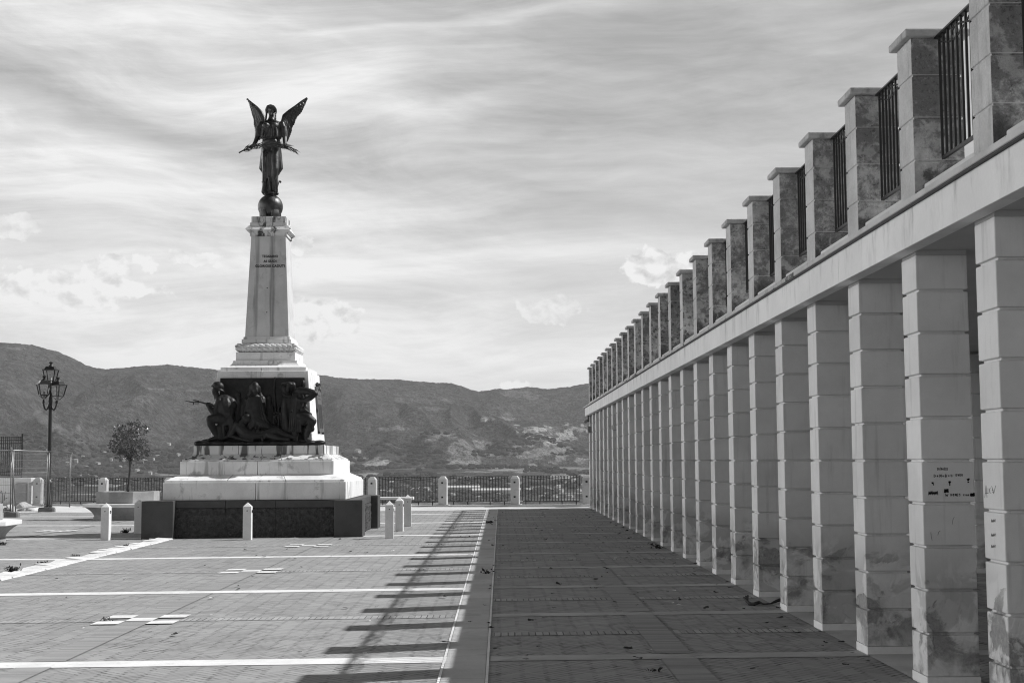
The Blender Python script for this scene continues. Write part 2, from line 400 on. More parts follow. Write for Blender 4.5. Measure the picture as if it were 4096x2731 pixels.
def m_pier(t):          # the same render above: pitted, blistered, spotted with lichen
    p = t.pos(); x, y, z = t.xyz(p)[:3]; nx, ny, nz = t.xyz(t.nrm())[:3]
    a = t.noise(p, 2.2, 6, .62); g = t.noise(p, 48, 4, .7); k = t.noise(p, 16, 6, .72); c = t.mul(t.step(a, .3, .7, .44, .62), t.add(.75, t.mul(g, .5)))
    front = t.step(t.m('ABSOLUTE', ny), .5, .8)           # keeps the mottling to the faces turned along the arcade
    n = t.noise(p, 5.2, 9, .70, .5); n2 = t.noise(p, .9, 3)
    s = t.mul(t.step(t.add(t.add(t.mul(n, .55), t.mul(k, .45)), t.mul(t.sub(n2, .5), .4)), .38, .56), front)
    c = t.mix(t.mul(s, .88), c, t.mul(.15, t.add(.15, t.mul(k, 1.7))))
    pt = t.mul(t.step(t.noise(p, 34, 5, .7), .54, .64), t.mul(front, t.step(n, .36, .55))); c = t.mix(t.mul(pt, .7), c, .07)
    pw = t.new('ShaderNodeVectorMath', operation='ADD'); t.l.new(p, pw.inputs[0]); nw = t.new('ShaderNodeTexNoise'); nw.inputs['Scale'].default_value = 11; nw.inputs['Detail'].default_value = 5; t.l.new(p, nw.inputs['Vector']); t.l.new(t.scale(nw.outputs['Color'], (.10, .10, .10)), pw.inputs[1])
    sp_ = t.add(t.voro(pw.outputs[0], 11), t.mul(t.sub(k, .5), .45)); far = t.step(y, 14.0, 24.0)
    s2 = t.mul(t.mul(t.step(sp_, .36, .22, 0.0, 1.0), front), far); c = t.mix(t.mul(s2, .75), c, .07)
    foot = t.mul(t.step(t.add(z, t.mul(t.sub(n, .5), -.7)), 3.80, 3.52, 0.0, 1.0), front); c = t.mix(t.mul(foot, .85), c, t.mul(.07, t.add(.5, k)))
    run = t.noise(t.comb(t.mul(x, 12.0), t.mul(y, 12.0), t.mul(z, 1.1)), 1.0, 5, .62); c = t.mul(c, t.step(run, .52, .74, 1.0, .74))
    pk = t.mul(t.step(t.noise(p, 3.4, 6, .6, .3), .58, .64), t.mix(front, .35, 1.0)); c = t.mix(t.mul(pk, .5), c, t.mul(.60, t.add(.7, t.mul(k, .5))))
    h = t.add(t.mul(g, .4), t.mul(k, .8))
    return c, t.bump(h, .02)
material('weathered_plaster', m_pier, .9, spec=.2)
def m_fascia(t):
    p = t.pos(); x, y, z = t.xyz(p)[:3]; c, b = stone(.68, .78, .9, 50, .12, .002, .12, 0.0, dirt=.4)(t)
    r = t.noise(t.comb(0.0, t.mul(y, 3.2), t.mul(z, .9)), 1.0, 6, .66); top = t.step(z, 3.08, 3.34, .25, 1.0)
    c = t.mul(c, t.mix(t.mul(t.step(r, .50, .68), top), 1.0, .55)); return c, b
material('fascia_concrete', m_fascia, .85)
def m_lip(t):
    p = t.pos(); c, b = stone(.40, .55, 1.4, 50, .15, .003)(t)
    n = t.noise(p, 7, 6, .7, .4); n2 = t.noise(p, .5, 3)
    return t.mix(t.mul(t.step(t.add(n, t.mul(t.sub(n2, .5), .6)), .56, .66), .9), c, .05), b
material('mossy_edge', m_lip, .9)
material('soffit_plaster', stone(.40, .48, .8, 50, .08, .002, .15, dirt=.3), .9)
material('floor_tile', stone(.20, .30, .8, 40, .15, .002), .8)
def flat(c, v=.2, sc=8):
    return lambda t: t.mul(c, t.add(1-v/2, t.mul(t.noise(t.pos(), sc, 4, .6), v)))
material('iron', flat(.018, .5, 20), .55, .0, .4)
material('iron_post', flat(.022, .5, 9), .38, .3, .5)
material('galvanised', flat(.24, .4, 14), .45, .6)
material('wire', flat(.22, .4, 30), .5, .4)
def m_bronze(t):
    p = t.pos(); a = t.noise(p, 4.5, 5, .6); b = t.noise(p, 22, 4, .6); z = t.xyz(t.nrm())[2]
    c = t.mul(t.step(a, .3, .7, .05, .11), t.add(.6, t.mul(b, .8)))
    c = t.mix(t.mul(t.step(z, .3, .95), t.step(a, .40, .6)), c, .12)      # lighter patches on what faces up
    return c, t.bump(b, .004), t.step(a, .35, .65, .34, .52)
material('bronze', m_bronze, .42, .75, .5)
material('bronze_dark', lambda t: (t.mul(t.step(t.noise(t.pos(), 3.5, 5), .3, .7, .022, .048), t.add(.6, t.mul(t.noise(t.pos(), 20, 3), .6))), t.bump(t.noise(t.pos(), 14, 4), .006)), .5, .6, .4)
material('plaque_bronze', flat(.13, .6, 12), .55, .3)
material('letter_dark', flat(.03, .3), .6)
material('marker', flat(.02, .3), .7)
material('pencil', flat(.14, .3), .8)
material('bark', lambda t: (t.step(t.noise(t.scale(t.pos(), (20, 20, 3)), 1.0, 4), .3, .7, .06, .14), t.bump(t.noise(t.scale(t.pos(), (40, 40, 6)), 1.0, 4), .01)), .9)
def m_leaf(t):
    r = t.new('ShaderNodeTexCoord'); w = t.white(t.scale(t.pos(), (9, 9, 9))); n = t.noise(t.pos(), 2.5, 3)
    return t.mul(t.step(n, .3, .7, .06, .11), t.add(.7, t.mul(w, .6)))
material('leaf', m_leaf, .30, spec=.7)
material('dry_leaf', flat(.045, .6, 30), .8)
material('paper', flat(.7, .2, 30), .8)
material('weed', flat(.06, .6, 30), .7)
material('plastic_sheet', lambda t: (t.step(t.noise(t.pos(), 6, 5), .3, .7, .45, .75), t.bump(t.noise(t.pos(), 9, 6, .7), .06)), .35)
material('cable', flat(.45, .2), .6)
material('planter_stone', stone(.24, .36, 2.2, 45, .2, .003, .35, dirt=.2), .8)
material('soil', flat(.06, .6, 30), .95)
material('concrete_foot', stone(.12, .2, 3, 60, .3, .004), .9)
def m_glass(name):
    m = bpy.data.materials.new(name); m.use_nodes = True; t = NT(m.node_tree); n = m.node_tree.nodes
    out = n['Material Output']; n.remove(n['Principled BSDF'])
    tr = t.new('ShaderNodeBsdfTransparent'); tr.inputs[0].default_value = (.92, .92, .92, 1)
    gl = t.new('ShaderNodeBsdfGlossy'); gl.inputs['Roughness'].default_value = .05
    mx = t.new('ShaderNodeMixShader'); mx.inputs[0].default_value = .06
    t.l.new(tr.outputs[0], mx.inputs[1]); t.l.new(gl.outputs[0], mx.inputs[2]); t.l.new(mx.outputs[0], out.inputs[0])
    MATS[name] = m
m_glass('lantern_glass')

# ------------------------------------------------------------------ the terrace floor
def sheet(name, mat, x0, x1, y0, y1, lift=0.0, thick=None):
    """a floor sheet that follows the crossfall"""
    xs = [x0]+[k for k in (-7.3, 3.0) if x0+1e-6 < k < x1-1e-6]+[x1]
    mb = MB(); vs = []; fs = []
    for x in xs:
        for y in (y0, y1): vs.append((x, y, gz(x)+lift))
    for i in range(len(xs)-1): fs.append((2*i, 2*i+2, 2*i+3, 2*i+1))
    mb.add(vs, fs); return mb
def rail_y(x): return 49.0 + .235*(2.7-x)
g = MB()
xs = [-60, -30, -20, -7.3, 3.0, 6.7, 14]
for a, b in zip(xs[:-1], xs[1:]):
    g.add([(a, -25, gz(a)), (b, -25, gz(b)), (b, rail_y(b)+.35, gz(b)), (a, rail_y(a)+.35, gz(a))], [(0, 1, 2, 3)])
# retaining wall face under the railing
for a, b in zip(xs[:-1], xs[1:]):
    g.add([(a, rail_y(a)+.35, gz(a)), (b, rail_y(b)+.35, gz(b)), (b, rail_y(b)+2.5, -16), (a, rail_y(a)+2.5, -16)], [(0, 1, 2, 3)])
kind(g.build('plaza_paving', 'brick_herringbone'), 'structure')
L = .004
lines = MB()
for y in (5.45, 11.80, 18.23, 24.85, 31.45, 37.75, 43.9):
    s = sheet('', '', -40, -.452, y-.17, y+.17, L); lines.add(s.v, s.f)
kind(lines.build('white_paving_lines', 'line_stone'), 'structure')
lines = MB()
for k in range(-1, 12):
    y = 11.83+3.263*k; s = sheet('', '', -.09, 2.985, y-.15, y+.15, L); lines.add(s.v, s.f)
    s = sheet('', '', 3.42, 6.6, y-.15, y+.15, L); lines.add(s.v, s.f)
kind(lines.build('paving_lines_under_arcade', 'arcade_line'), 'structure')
lad = MB()
for k in range(-1, 12):
    y = 13.46+3.263*k
    if y < 46: s = sheet('', '', -.09, 2.985, y-.125, y+.125, L); lad.add(s.v, s.f)
for k in range(-1, 5):
    y = 15.05+6.5*k
    for a, b in ((-40, -11.6), (-10.75+.42, -7.46), (-7.07, -4.19), (-3.33, -.452)):
        s = sheet('', '', a, b, y-.125, y+.125, L); lad.add(s.v, s.f)
kind(lad.build('brick_row_paving', 'brick_soldier_row'), 'structure')
bd = MB()
for x0 in (1.29, -3.90, -10.9):
    x1 = x0+.29; ys = [-20]+sorted([c for k in range(-8, 12) for c in ((11.83+3.263*k-.15, 11.83+3.263*k+.15) if x0 > 0 else ())])+[46.8]
    if x0 < 0: ys = [-20]+[c for y in (5.45, 11.80, 18.23, 24.85, 31.45, 37.75, 43.9) for c in (y-.17, y+.17)]+[46.8]
    for a, b in zip(ys[::2], ys[1::2]):
        if a < b-.05: s = sheet('', '', x0, x1, a, b, 2*L); bd.add(s.v, s.f)
kind(bd.build('brick_band_paving', 'brick_band'), 'structure')
mo = MB()
for cx, ys in ((-3.75, (15.07, 21.63, 28.03)), (-10.75, (28.03, 34.75))):
    for y in ys:
        for i, j in ((-1, -1), (1, -1), (0, 0), (-1, 1), (1, 1)):
            s = sheet('', '', cx-.14+.28*i, cx+.14+.28*i, y-.14+.28*j, y+.14+.28*j, 3*L); mo.add(s.v, s.f)
kind(mo.build('white_tile_motifs', 'line_stone'), 'structure')
st = MB()
for y in np.arange(-20, 46.8, 1.62):
    s = sheet('', '', -.452, -.125, y, min(y+1.612, 46.85), L); st.add(s.v, s.f)
kind(st.build('border_strip', 'strip_stone'), 'structure')
st = MB()
for y in np.arange(-20, 46.8, .9):
    s = sheet('', '', -.121, -.10, y, min(y+.895, 46.85), 2*L); st.add(s.v, s.f)
    s = sheet('', '', -.475, -.455, y, min(y+.895, 46.85), 2*L); st.add(s.v, s.f)
kind(st.build('border_fillet', 'white_stone'), 'structure')
st = MB(); s = sheet('', '', 2.985, 3.42, -20, 48.2, 2*L); st.add(s.v, s.f)
kind(st.build('pillar_footing_strip', 'strip_stone'), 'structure')
s = MB()
s.add([(-30, 47.6, gz(-30)+L), (-7.3, 47.3, gz(-7.3)+L), (3, 46.85, L), (3, rail_y(3)-.2, L), (-7.3, rail_y(-7.3)-.2, gz(-7.3)+L), (-30, rail_y(-30)-.2, gz(-30)+L)], [(0, 1, 2, 3, 4, 5)])
kind(s.build('terrace_edge_paving', 'edge_stone'), 'structure')
# worn white gutter stones along the lowest line of the floor
gu = MB(); y = 13.0
while y < 31.0:
    l = random.uniform(.42, .62); x0, x1 = -7.45+random.uniform(-.03, .03), -7.08+random.uniform(-.015, .015); h = random.uniform(.02, .055); t_ = random.uniform(-.03, .03)
    z = gz(-7.3)
    gu.add([(x0, y, z-.02), (x1, y, z-.02), (x1, y+l, z-.02), (x0, y+l, z-.02), (x0+.02, y+.01, z+h+t_), (x1-.03, y+.01, z+h*.4), (x1-.03, y+l-.02, z+h*.4+.01), (x0+.02, y+l-.02, z+h-t_*.5)],
           [(3, 2, 1, 0), (4, 5, 6, 7), (0, 1, 5, 4), (1, 2, 6, 5), (2, 3, 7, 6), (3, 0, 4, 7)])
    y += l+random.uniform(.0, .03)
kind(gu.build('gutter_stones', 'kerb_stone', bevel=.012), 'structure')

# ------------------------------------------------------------------ arcade
XP, PW, PD, SP, Y1 = 2.991, .371, .360, 1.63447, 8.483
NP = 25
def yk(k): return Y1+SP*(k-1)
arc = thing('arcade', (XP, yk(1), 0), 'long pale arcade of square banded pillars with a parapet of weathered piers on top', 'arcade')
def banded(x0, x1, y0, y1, z0, joints, z1, gap, inset):
    """a square pier of blocks with recessed joints, as one closed profile"""
    zs = [(z0, 0)]
    for j in joints: zs += [(j-gap/2, 0), (j-gap/2+.001, inset), (j+gap/2-.001, inset), (j+gap/2, 0)]
    zs += [(z1, 0)]; mb = MB()
    mb.loft([[(x0+i, y0+i, z), (x1-i, y0+i, z), (x1-i, y1-i, z), (x0+i, y1-i, z)] for z, i in zs]); return mb
JOINTS = [.366+.30375*i for i in range(9)]
pm = banded(0, PW, 0, PD, .07, JOINTS, 3.052, .020, .024)
pil0 = None
plm = MB().box(-.004, PW+.004, -.004, PD+.004, 0, .069)
trm = MB().box(.003, PW-.003, .003, PD-.003, 3.0525, 3.0895)
for k in range(-1, NP+1):
    if pil0 is None:
        pil0 = pm.build('pillar', 'plaster', None, bevel=.007); pil0.parent = arc
        q = plm.build('plinth', 'white_stone', None, bevel=.003); q.parent = pil0
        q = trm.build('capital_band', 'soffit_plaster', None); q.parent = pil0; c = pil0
    else: c = copy_tree(pil0, None, arc)
    c.location = (0, yk(k)-yk(1), 0)
YA, YB = yk(-1)-1.0, yk(NP)+PD+.12                      # ends of the building
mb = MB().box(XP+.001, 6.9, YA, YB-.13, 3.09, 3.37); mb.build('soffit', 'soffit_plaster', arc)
mb = MB()
ys = [YA]+[yk(k)+PD/2 for k in range(0, NP, 3)]+[YB]
for a, b in zip(ys[:-1], ys[1:]): mb.box(2.870, XP+.0005, a, b-.006, 3.075, 3.338)
mb.box(XP+.002, 6.9, YB-.125, YB, 3.075, 3.338)
mb.build('fascia', 'fascia_concrete', arc, bevel=.004)
mb = MB()
for a, b in zip(ys[:-1], ys[1:]): mb.box(2.825, 3.45, a+.35, b+.345, 3.345, 3.388)
mb.box(2.825, 6.95, YB+.347, YB+.36, 3.345, 3.388)
mb.build('ledge', 'mossy_edge', arc, bevel=.008)
mb = MB().box(2.84, 3.3, YA, YB, 3.3375, 3.3452); mb.build('ledge_shadow_strip', 'iron', arc)  # thin dark strip standing in for the shadow line under the ledge
# inner side: a rear wall with pilasters in line with the pillars
mb = MB().box(6.9, 7.15, YA, YB, -.02, 3.09); mb.build('rear_wall', 'plaster', arc)
mb = MB().box(6.9, 7.15, YA, YB, 3.09, 4.45); mb.build('rear_parapet', 'plaster', arc)
pil = None
pmr = banded(6.62-XP, 6.895-XP, 0, PD, .07, JOINTS, 3.052, .020, .024)
plr = MB().box(6.60-XP, 6.898-XP, -.02, PD+.02, 0, .0695)
for k in range(-1, NP+1):
    if pil is None:
        pil = pmr.build('pilaster', 'plaster', None, bevel=.007); pil.parent = arc
        q = plr.build('plinth', 'white_stone', None, bevel=.003); q.parent = pil; c = pil
    else: c = copy_tree(pil, None, arc)
    c.location = (0, yk(k)-yk(1), 0)
# parapet piers, each with its cap, and low kerb slabs between them
XB = XP+.012
bm_ = banded(XB-XP, XB-XP+.37, 0, PD, 3.3885, [3.432, 3.742, 4.052, 4.365], 4.646, .018, .011)
cp_ = MB().box(XB-XP-.05, XB-XP+.42, -.05, PD+.05, 4.6465, 4.704)
kb_ = MB().box(XB-XP+.004, XB-XP+.36, PD+.001, SP-.21, 3.488, 3.528)
kc_ = MB().box(XB-XP+.05, XB-XP+.34, PD+.001, SP-.001, 3.3885, 3.4875)
p0 = k0 = None
for k in range(-1, NP+1):
    if p0 is None:
        p0 = bm_.build('parapet_pier', 'weathered_plaster', None, bevel=.012); p0.parent = arc
        q = cp_.build('cap', 'cap_stone', None, bevel=.012); q.parent = p0; c = p0
    else: c = copy_tree(p0, None, arc)
    c.location = (0, yk(k)-yk(1), 0)
    if k < NP:
        if k0 is None:
            k0 = kb_.build('kerb_slab', 'edge_stone', None, bevel=.008); k0.parent = arc
            q = kc_.build('kerb_footing', 'mossy_edge', None); q.parent = k0; c = k0
        else: c = copy_tree(k0, None, arc)
        c.location = (0, yk(k)-yk(1), 0)
# writing left on the nearest pillars
def strokes(polys, w, frame, z=.0015):
    """pen strokes as thin raised ribbons; frame maps (u,v) on the face to the world"""
    mb = MB(); o, ux, uy, nn = frame
    for pl in polys:
        P = [o+ux*u+uy*v for u, v in pl]
        for a, b in zip(P[:-1], P[1:]):
            d = (b-a); d = d.normalized()*(w*.3) if d.length > 1e-6 else d; s_ = (b-a).normalized().cross(nn)*w/2
            A, B = a-d, b+d
            mb.add([A-s_+nn*z, A+s_+nn*z, B+s_+nn*z, B-s_+nn*z, A-s_, A+s_, B+s_, B-s_], [(0, 1, 2, 3), (4, 5, 1, 0), (5, 6, 2, 1), (6, 7, 3, 2), (7, 4, 0, 3)])
    return mb
GL = {'A': [[(0, 0), (.35, 1), (.7, 0)], [(.12, .35), (.58, .35)]], 'B': [[(0, 0), (0, 1), (.5, .85), (.4, .55), (0, .5), (.55, .3), (.5, .05), (0, 0)]], 'C': [[(.6, .85), (.3, 1), (0, .6), (.1, .15), (.4, 0), (.65, .15)]],
      'D': [[(0, 0), (0, 1), (.5, .8), (.6, .4), (.4, .1), (0, 0)]], 'E': [[(.55, 1), (0, 1), (0, 0), (.55, 0)], [(0, .5), (.45, .5)]], 'H': [[(0, 0), (0, 1)], [(.6, 0), (.6, 1)], [(0, .5), (.6, .5)]],
      'I': [[(.2, 0), (.2, 1)]], 'M': [[(0, 0), (.1, 1), (.4, .3), (.7, 1), (.8, 0)]], 'N': [[(0, 0), (0, 1), (.55, 0), (.55, 1)]], 'O': [[(.3, 1), (0, .5), (.3, 0), (.6, .5), (.3, 1)]], 'R': [[(0, 0), (0, 1), (.5, .9), (.45, .55), (0, .5), (.55, 0)]],
      'S': [[(.55, .9), (.2, 1), (.05, .7), (.5, .4), (.4, .05), (0, .1)]], 'V': [[(0, 1), (.3, 0), (.6, 1)]], 'W': [[(0, 1), (.2, 0), (.45, .7), (.65, 0), (.9, 1)]], '+': [[(.3, .05), (.3, .75)], [(0, .4), (.6, .4)]], '=': [[(0, .3), (.5, .3)], [(0, .6), (.5, .6)]],
      '4': [[(.1, 1), (0, .45), (.6, .45)], [(.45, .8), (.45, 0)]], '1': [[(0, .75), (.25, 1), (.25, 0)], [(0, 0), (.5, 0)]], '0': [[(.3, 1), (0, .5), (.3, 0), (.6, .5), (.3, 1)]], '/': [[(0, -.15), (.45, 1.15)]], '2': [[(0, .8), (.3, 1), (.5, .7), (0, 0), (.55, 0)]],
      '6': [[(.5, 1), (.1, .6), (0, .2), (.3, 0), (.5, .25), (.2, .5), (.02, .3)]], 'c': [[(.5, .55), (.2, .6), (0, .3), (.2, 0), (.5, .05)]], '8': [[(.3, .5), (.05, .75), (.3, 1), (.55, .75), (.3, .5), (.0, .2), (.3, 0), (.6, .2), (.3, .5)]]}
def words(txt, u0, v0, h, wd, slope=0.0):
    out = []; cw = wd/max(1, len(txt))
    for i, ch in enumerate(txt):
        for pl in GL.get(ch, []): out.append([(u0+cw*i+a*cw*.85, v0+slope*cw*i+b*h) for a, b in pl])
    return out
# face of the second pillar: photo crop (3640,1820)-(4096,2240) is 1702 px wide
def on_face(cx, cy, Y): P = at(3640+cx/3.732, 1820+cy/3.732, Y); return P.x, P.z
fr = (Vector((0, yk(2)-.0002, 0)), Vector((1, 0, 0)), Vector((0, 0, 1)), Vector((0, -1, 0)))
def w2(txt, x0, y0, x1, y1):
    u0, v0 = on_face(x0, y1, yk(2)); u1, v1 = on_face(x1, y0, yk(2)); strokes(words(txt, u0, v0, v1-v0, u1-u0), .0034, fr).build('graffiti', 'marker', arc)
for args in (('10/06/21', 405, 185, 572, 220), ('D+M+B=4', 358, 285, 650, 325), ('EVER', 684, 282, 800, 310), ('W', 528, 575, 580, 612), ('HOMES', 608, 572, 765, 608), ('CIAO', 798, 580, 885, 606), ('D', 588, 426, 610, 450), ('M', 860, 393, 886, 410), ('6', 345, 425, 368, 446)): w2(*args)
def scrib(x0, y0, x1, y1, n):
    q = []
    for i in range(n+1):
        f = i/n; q.append(on_face(x0+(x1-x0)*f, (y0 if i % 2 else y1)+random.uniform(-6, 6), yk(2)))
    return [q]
def mark(pl, w=.004): strokes(pl, w, fr, .001).build('graffiti', 'marker', arc)
mark(scrib(275, 540, 415, 585, 18)); mark(scrib(510, 505, 575, 555, 12)); mark(scrib(898, 565, 965, 612, 14))
for hx, hy, r in ((337, 412, 13), (592, 398, 18), (868, 362, 20)): mark(scrib(hx-r, hy-r*.6, hx+r, hy+r*.2, 8)+scrib(hx-r*.5, hy, hx+r*.5, hy+r, 5))
for q in ([(310, 1150), (316, 1210), (330, 1270)], [(415, 1190), (425, 1150), (450, 1125)], [(628, 1030), (640, 960), (660, 920)]): strokes([[on_face(a, b, yk(2)) for a, b in q]], .0025, fr).build('scratch', 'pencil', arc)
fl = (Vector((XP-.0002, 0, 0)), Vector((0, -1, 0)), Vector((0, 0, 1)), Vector((-1, 0, 0)))
def on_left(cx, cy):
    d = ray(3640+cx/3.732, 1820+cy/3.732); t_ = XP/d.x; P = d*t_+Vector((0, 0, CAM_H)); return -P.y, P.z
pol = [[on_left(*p) for p in q] for q in ([(1118, 632), (1137, 450), (1152, 630)], [(1122, 570), (1172, 560)], [(1166, 490), (1166, 568)], [(1200, 485), (1186, 520), (1196, 560), (1212, 560)],
       [(1222, 460), (1252, 570), (1280, 456)], [(1226, 520), (1246, 524)], [(1232, 545), (1240, 550)])]
strokes(pol, .0035, fl).build('graffiti', 'pencil', arc)
for y in (978, 1190, 1360):
    pol = []
    for ch, a in (('A', 1214), ('+', 1229), ('A', 1240), ('=', 1254), ('V', 1266)):
        for pl in GL[ch]: pol.append([on_left(a+u*18, y+18-v*40) for u, v in pl])
    strokes(pol, .0035, fl).build('graffiti', 'pencil', arc)

# parapet railings: iron, bolted between the piers
ORD = ['nearest', 'second', 'third', 'fourth', 'fifth', 'sixth', 'seventh', 'eighth', 'ninth', 'tenth', 'eleventh', 'twelfth', 'thirteenth', 'fourteenth', 'fifteenth', 'sixteenth', 'seventeenth', 'eighteenth', 'nineteenth', 'twentieth', 'twenty-first', 'twenty-second', 'twenty-third', 'twenty-fourth', 'twenty-fifth', 'twenty-sixth', 'twenty-seventh']
def railing(name, Lg, H, nbar, foot, label, group, bar=.016, rail=.03, ringr=.055, tail=True):
    """railing along +Y from the origin: top and bottom rail, bars, two rings and a wavy hoop"""
    t = thing(name, (0, 0, 0), label, 'railing', group)
    MB().box(-.022, .022, 0, Lg, H-.014, H).build('top_rail', 'iron', t)
    MB().box(-.012, .012, .06, Lg-.06, foot, foot+.022).build('bottom_rail', 'iron', t)
    b0 = None; step = (Lg-.1)/(nbar-1)
    for i in range(nbar):
        if b0 is None:
            b0 = MB().box(-bar/2, bar/2, -bar/2, bar/2, foot+.0225, H-.0145).build('bar', 'iron', None); b0.parent = t; c = b0
        else: c = b0.copy(); COL.objects.link(c); c.parent = t
        c.location = (0, .05+step*i, 0)
    for cx in (.315, .685):
        m_ = MB(); n = 16; m_.tube([(-.0005, Lg*cx+ringr*math.cos(2*math.pi*i/n), H-.075+ringr*math.sin(2*math.pi*i/n)) for i in range(n+1)], .007, 6)
        m_.build('ring', 'iron', t)
    pts = [(0, Lg*u, H-.04-.085*v) for u, v in ((.03, .1), (.10, .35), (.18, .75), (.26, 1.0), (.34, 1.0), (.42, .8), (.5, .5), (.58, .2), (.66, 0.05), (.74, .2))]
    pts2 = [(.002, Lg*(1-p[1]/Lg), p[2]) for p in pts]
    MB().tube(pts, .008, 6).tube(pts2, .008, 6).build('scroll', 'iron', t)
    if tail:
        m_ = MB()
        for u in (.08, .315, .685, .92): m_.box(-.014, .014, Lg*u-.014, Lg*u+.014, foot-.1, foot-.0005)
        m_.build('foot', 'iron', t)
    return t
pr0 = None
for k in range(-1, NP):
    lab = '%s black iron railing between parapet piers, counted from the near right end' % ORD[k+1]
    if pr0 is None: pr0 = railing('parapet_railing', SP-PD-.01, 1.02, 13, .105, lab, 'railings between the parapet piers', tail=False); c = pr0
    else: c = copy_tree(pr0)
    c['label'] = lab; c.location = (3.195, yk(k)+PD+.005, 3.63)

# cable and camera under the far end of the fascia
c_ = lambda x, y, Y: at(2250+x/2.09, 1400+y/2.09, Y)
Yc = yk(19)
tag(MB().tube([c_(x, y, Yc-.1) for x, y in ((395, 470), (425, 445), (440, 470), (455, 515), (450, 560), (430, 605), (415, 640), (415, 660), (430, 670), (455, 665))], .012, 6).build('hanging_cable', 'cable'),
    'thin pale cable hanging in a loop from the arcade fascia', 'cable')
t = thing('security_camera', (2.95, YB-.5, 2.9), 'small camera fixed under the far corner of the arcade fascia', 'camera')
MB().box(2.93, 2.97, YB-.55, YB-.45, 2.86, 3.075).build('bracket', 'iron', t)
MB().tube([(2.84, YB-.75, 2.86), (2.9, YB-.42, 2.9)], .05, 10).build('housing', 'galvanised', t, bevel=.005)
MB().box(2.93, 3.02, YB-.6, YB-.5, 2.5, 2.72).build('junction_box', 'galvanised', t, bevel=.005)

# ------------------------------------------------------------------ the war memorial
CX, CY = -5.405, 33.43
mon = thing('monument', (CX, CY, gz(CX)), 'tall pale stone war memorial with tapering shaft on stepped tiers and a dark rough base', 'monument')
zb = -.09
def corner(x0, x1, y0, y1): MB().box(x0, x1, y0, y1, zb, .762).build('corner_block', 'dark_stone', mon, bevel=.012)
for x0, x1 in ((-7.80, -7.11), (-3.62, -3.005)):
    corner(x0, x1, 31.13, 31.74); corner(x0, x1, 35.02, 35.74)
def rough_panel(axis, c, a, b, sgn):
    """hewn facing: a bumpy grid, with a smooth band on top"""
    nx, nz = int((b-a)/.035), 18; vs = []; fs = []
    h = rng.random((nx+1, nz+1))*.035; h = (h+np.roll(h, 1, 0)+np.roll(h, 1, 1))/2.2
    for i in range(nx+1):
        for j in range(nz+1):
            u = a+(b-a)*i/nx; z = zb+(.60-zb)*j/nz; d = c+sgn*(h[i, j] if 0 < j < nz else 0)
            vs.append((u, d, z) if axis == 'y' else (d, u, z))
    for i in range(nx):
        for j in range(nz): q = i*(nz+1)+j; fs.append((q, q+nz+1, q+nz+2, q+1))
    mb = MB().add(vs, fs); return mb
for axis, c, a, b, sgn, edges in (('y', 31.36, -7.11, -3.62, -1, (-7.11, -6.02, -4.92, -3.62)), ('y', 35.5, -7.11, -3.62, 1, (-7.11, -5.4, -3.62)), ('x', -3.19, 31.74, 35.02, 1, (31.74, 33.4, 35.02)), ('x', -7.6, 31.74, 35.02, -1, (31.74, 33.4, 35.02))):
    for e0, e1 in zip(edges[:-1], edges[1:]):
        mb = rough_panel(axis, c, e0+.004, e1-.004, sgn); ob = mb.build('rough_panel', 'rough_dark_stone', mon)
        d0, d1 = (c, c-sgn*.05)
        q = MB()
        if axis == 'y': q.box(e0+.004, e1-.004, min(d0+sgn*.02, d1), max(d0+sgn*.02, d1), .603, .758)
        else: q.box(min(d0+sgn*.02, d1), max(d0+sgn*.02, d1), e0+.004, e1-.004, .603, .758)
        q.build('smooth_band', 'dark_stone', mon, bevel=.006)
MB().box(-7.56, -3.23, 31.4, 35.46, zb, .7575).build('core', 'dark_stone', mon)
def sq(w): return (CX-w/2, CX+w/2, CY-w/2, CY+w/2)
def tier(name, w0, z0, w1, z1, mat, cuts=(), gap=.010, bevel=.01):
    """one course of stone; cuts are joints across the front as fractions of the width"""
    m = MB(); fr = [0]+list(cuts)+[1]; g = gap/2
    for a, b in zip(fr[:-1], fr[1:]):
        b0, b1 = sq(w0), sq(w1); A = lambda r, f: r[0]+(r[1]-r[0])*f
        g0 = g if a > 0 else 0; g1 = g if b < 1 else 0
        m.frus((A(b0, a)+g0, A(b0, b)-g1, b0[2], b0[3]), z0, (A(b1, a)+g0, A(b1, b)-g1, b1[2], b1[3]), z1)
    return m.build(name, mat, mon, bevel=bevel)
tier('lower_step', 4.012, .766, 4.012, 1.157, 'limestone', (.507,))
tier('lower_lip', 3.944, 1.1575, 3.944, 1.197, 'limestone', (.345, .67), bevel=.006)
tier('lower_weathering', 3.940, 1.1975, 3.42, 1.315, 'limestone', (.345, .67))
tier('middle_step', 3.405, 1.3155, 3.405, 1.614, 'limestone', (.505,))
tier('middle_lip', 3.336, 1.6145, 3.336, 1.648, 'limestone', (.30, .66), bevel=.006)
tier('middle_weathering', 3.332, 1.6485, 2.935, 1.766, 'limestone_streaked', (.30, .66))
tier('upper_step', 2.918, 1.7665, 2.918, 1.962, 'limestone_streaked', (.345,))
tier('die', 2.315, 1.9625, 2.056, 3.661, 'limestone', ())
tier('die_cornice', 1.946, 3.6615, 1.946, 3.752, 'limestone', (.48,), bevel=.006)
mb = MB(); n = 8
mb.loft([[(CX+a*w/2, CY+b*w/2, z) for a, b in ((-1, -1), (1, -1), (1, 1), (-1, 1))] for w, z in [(1.90-.44*math.sin(i/n*math.pi/2), 3.7525+.165*(1-math.cos(i/n*math.pi/2))) for i in range(n+1)]])
mb.build('cavetto', 'limestone', mon)
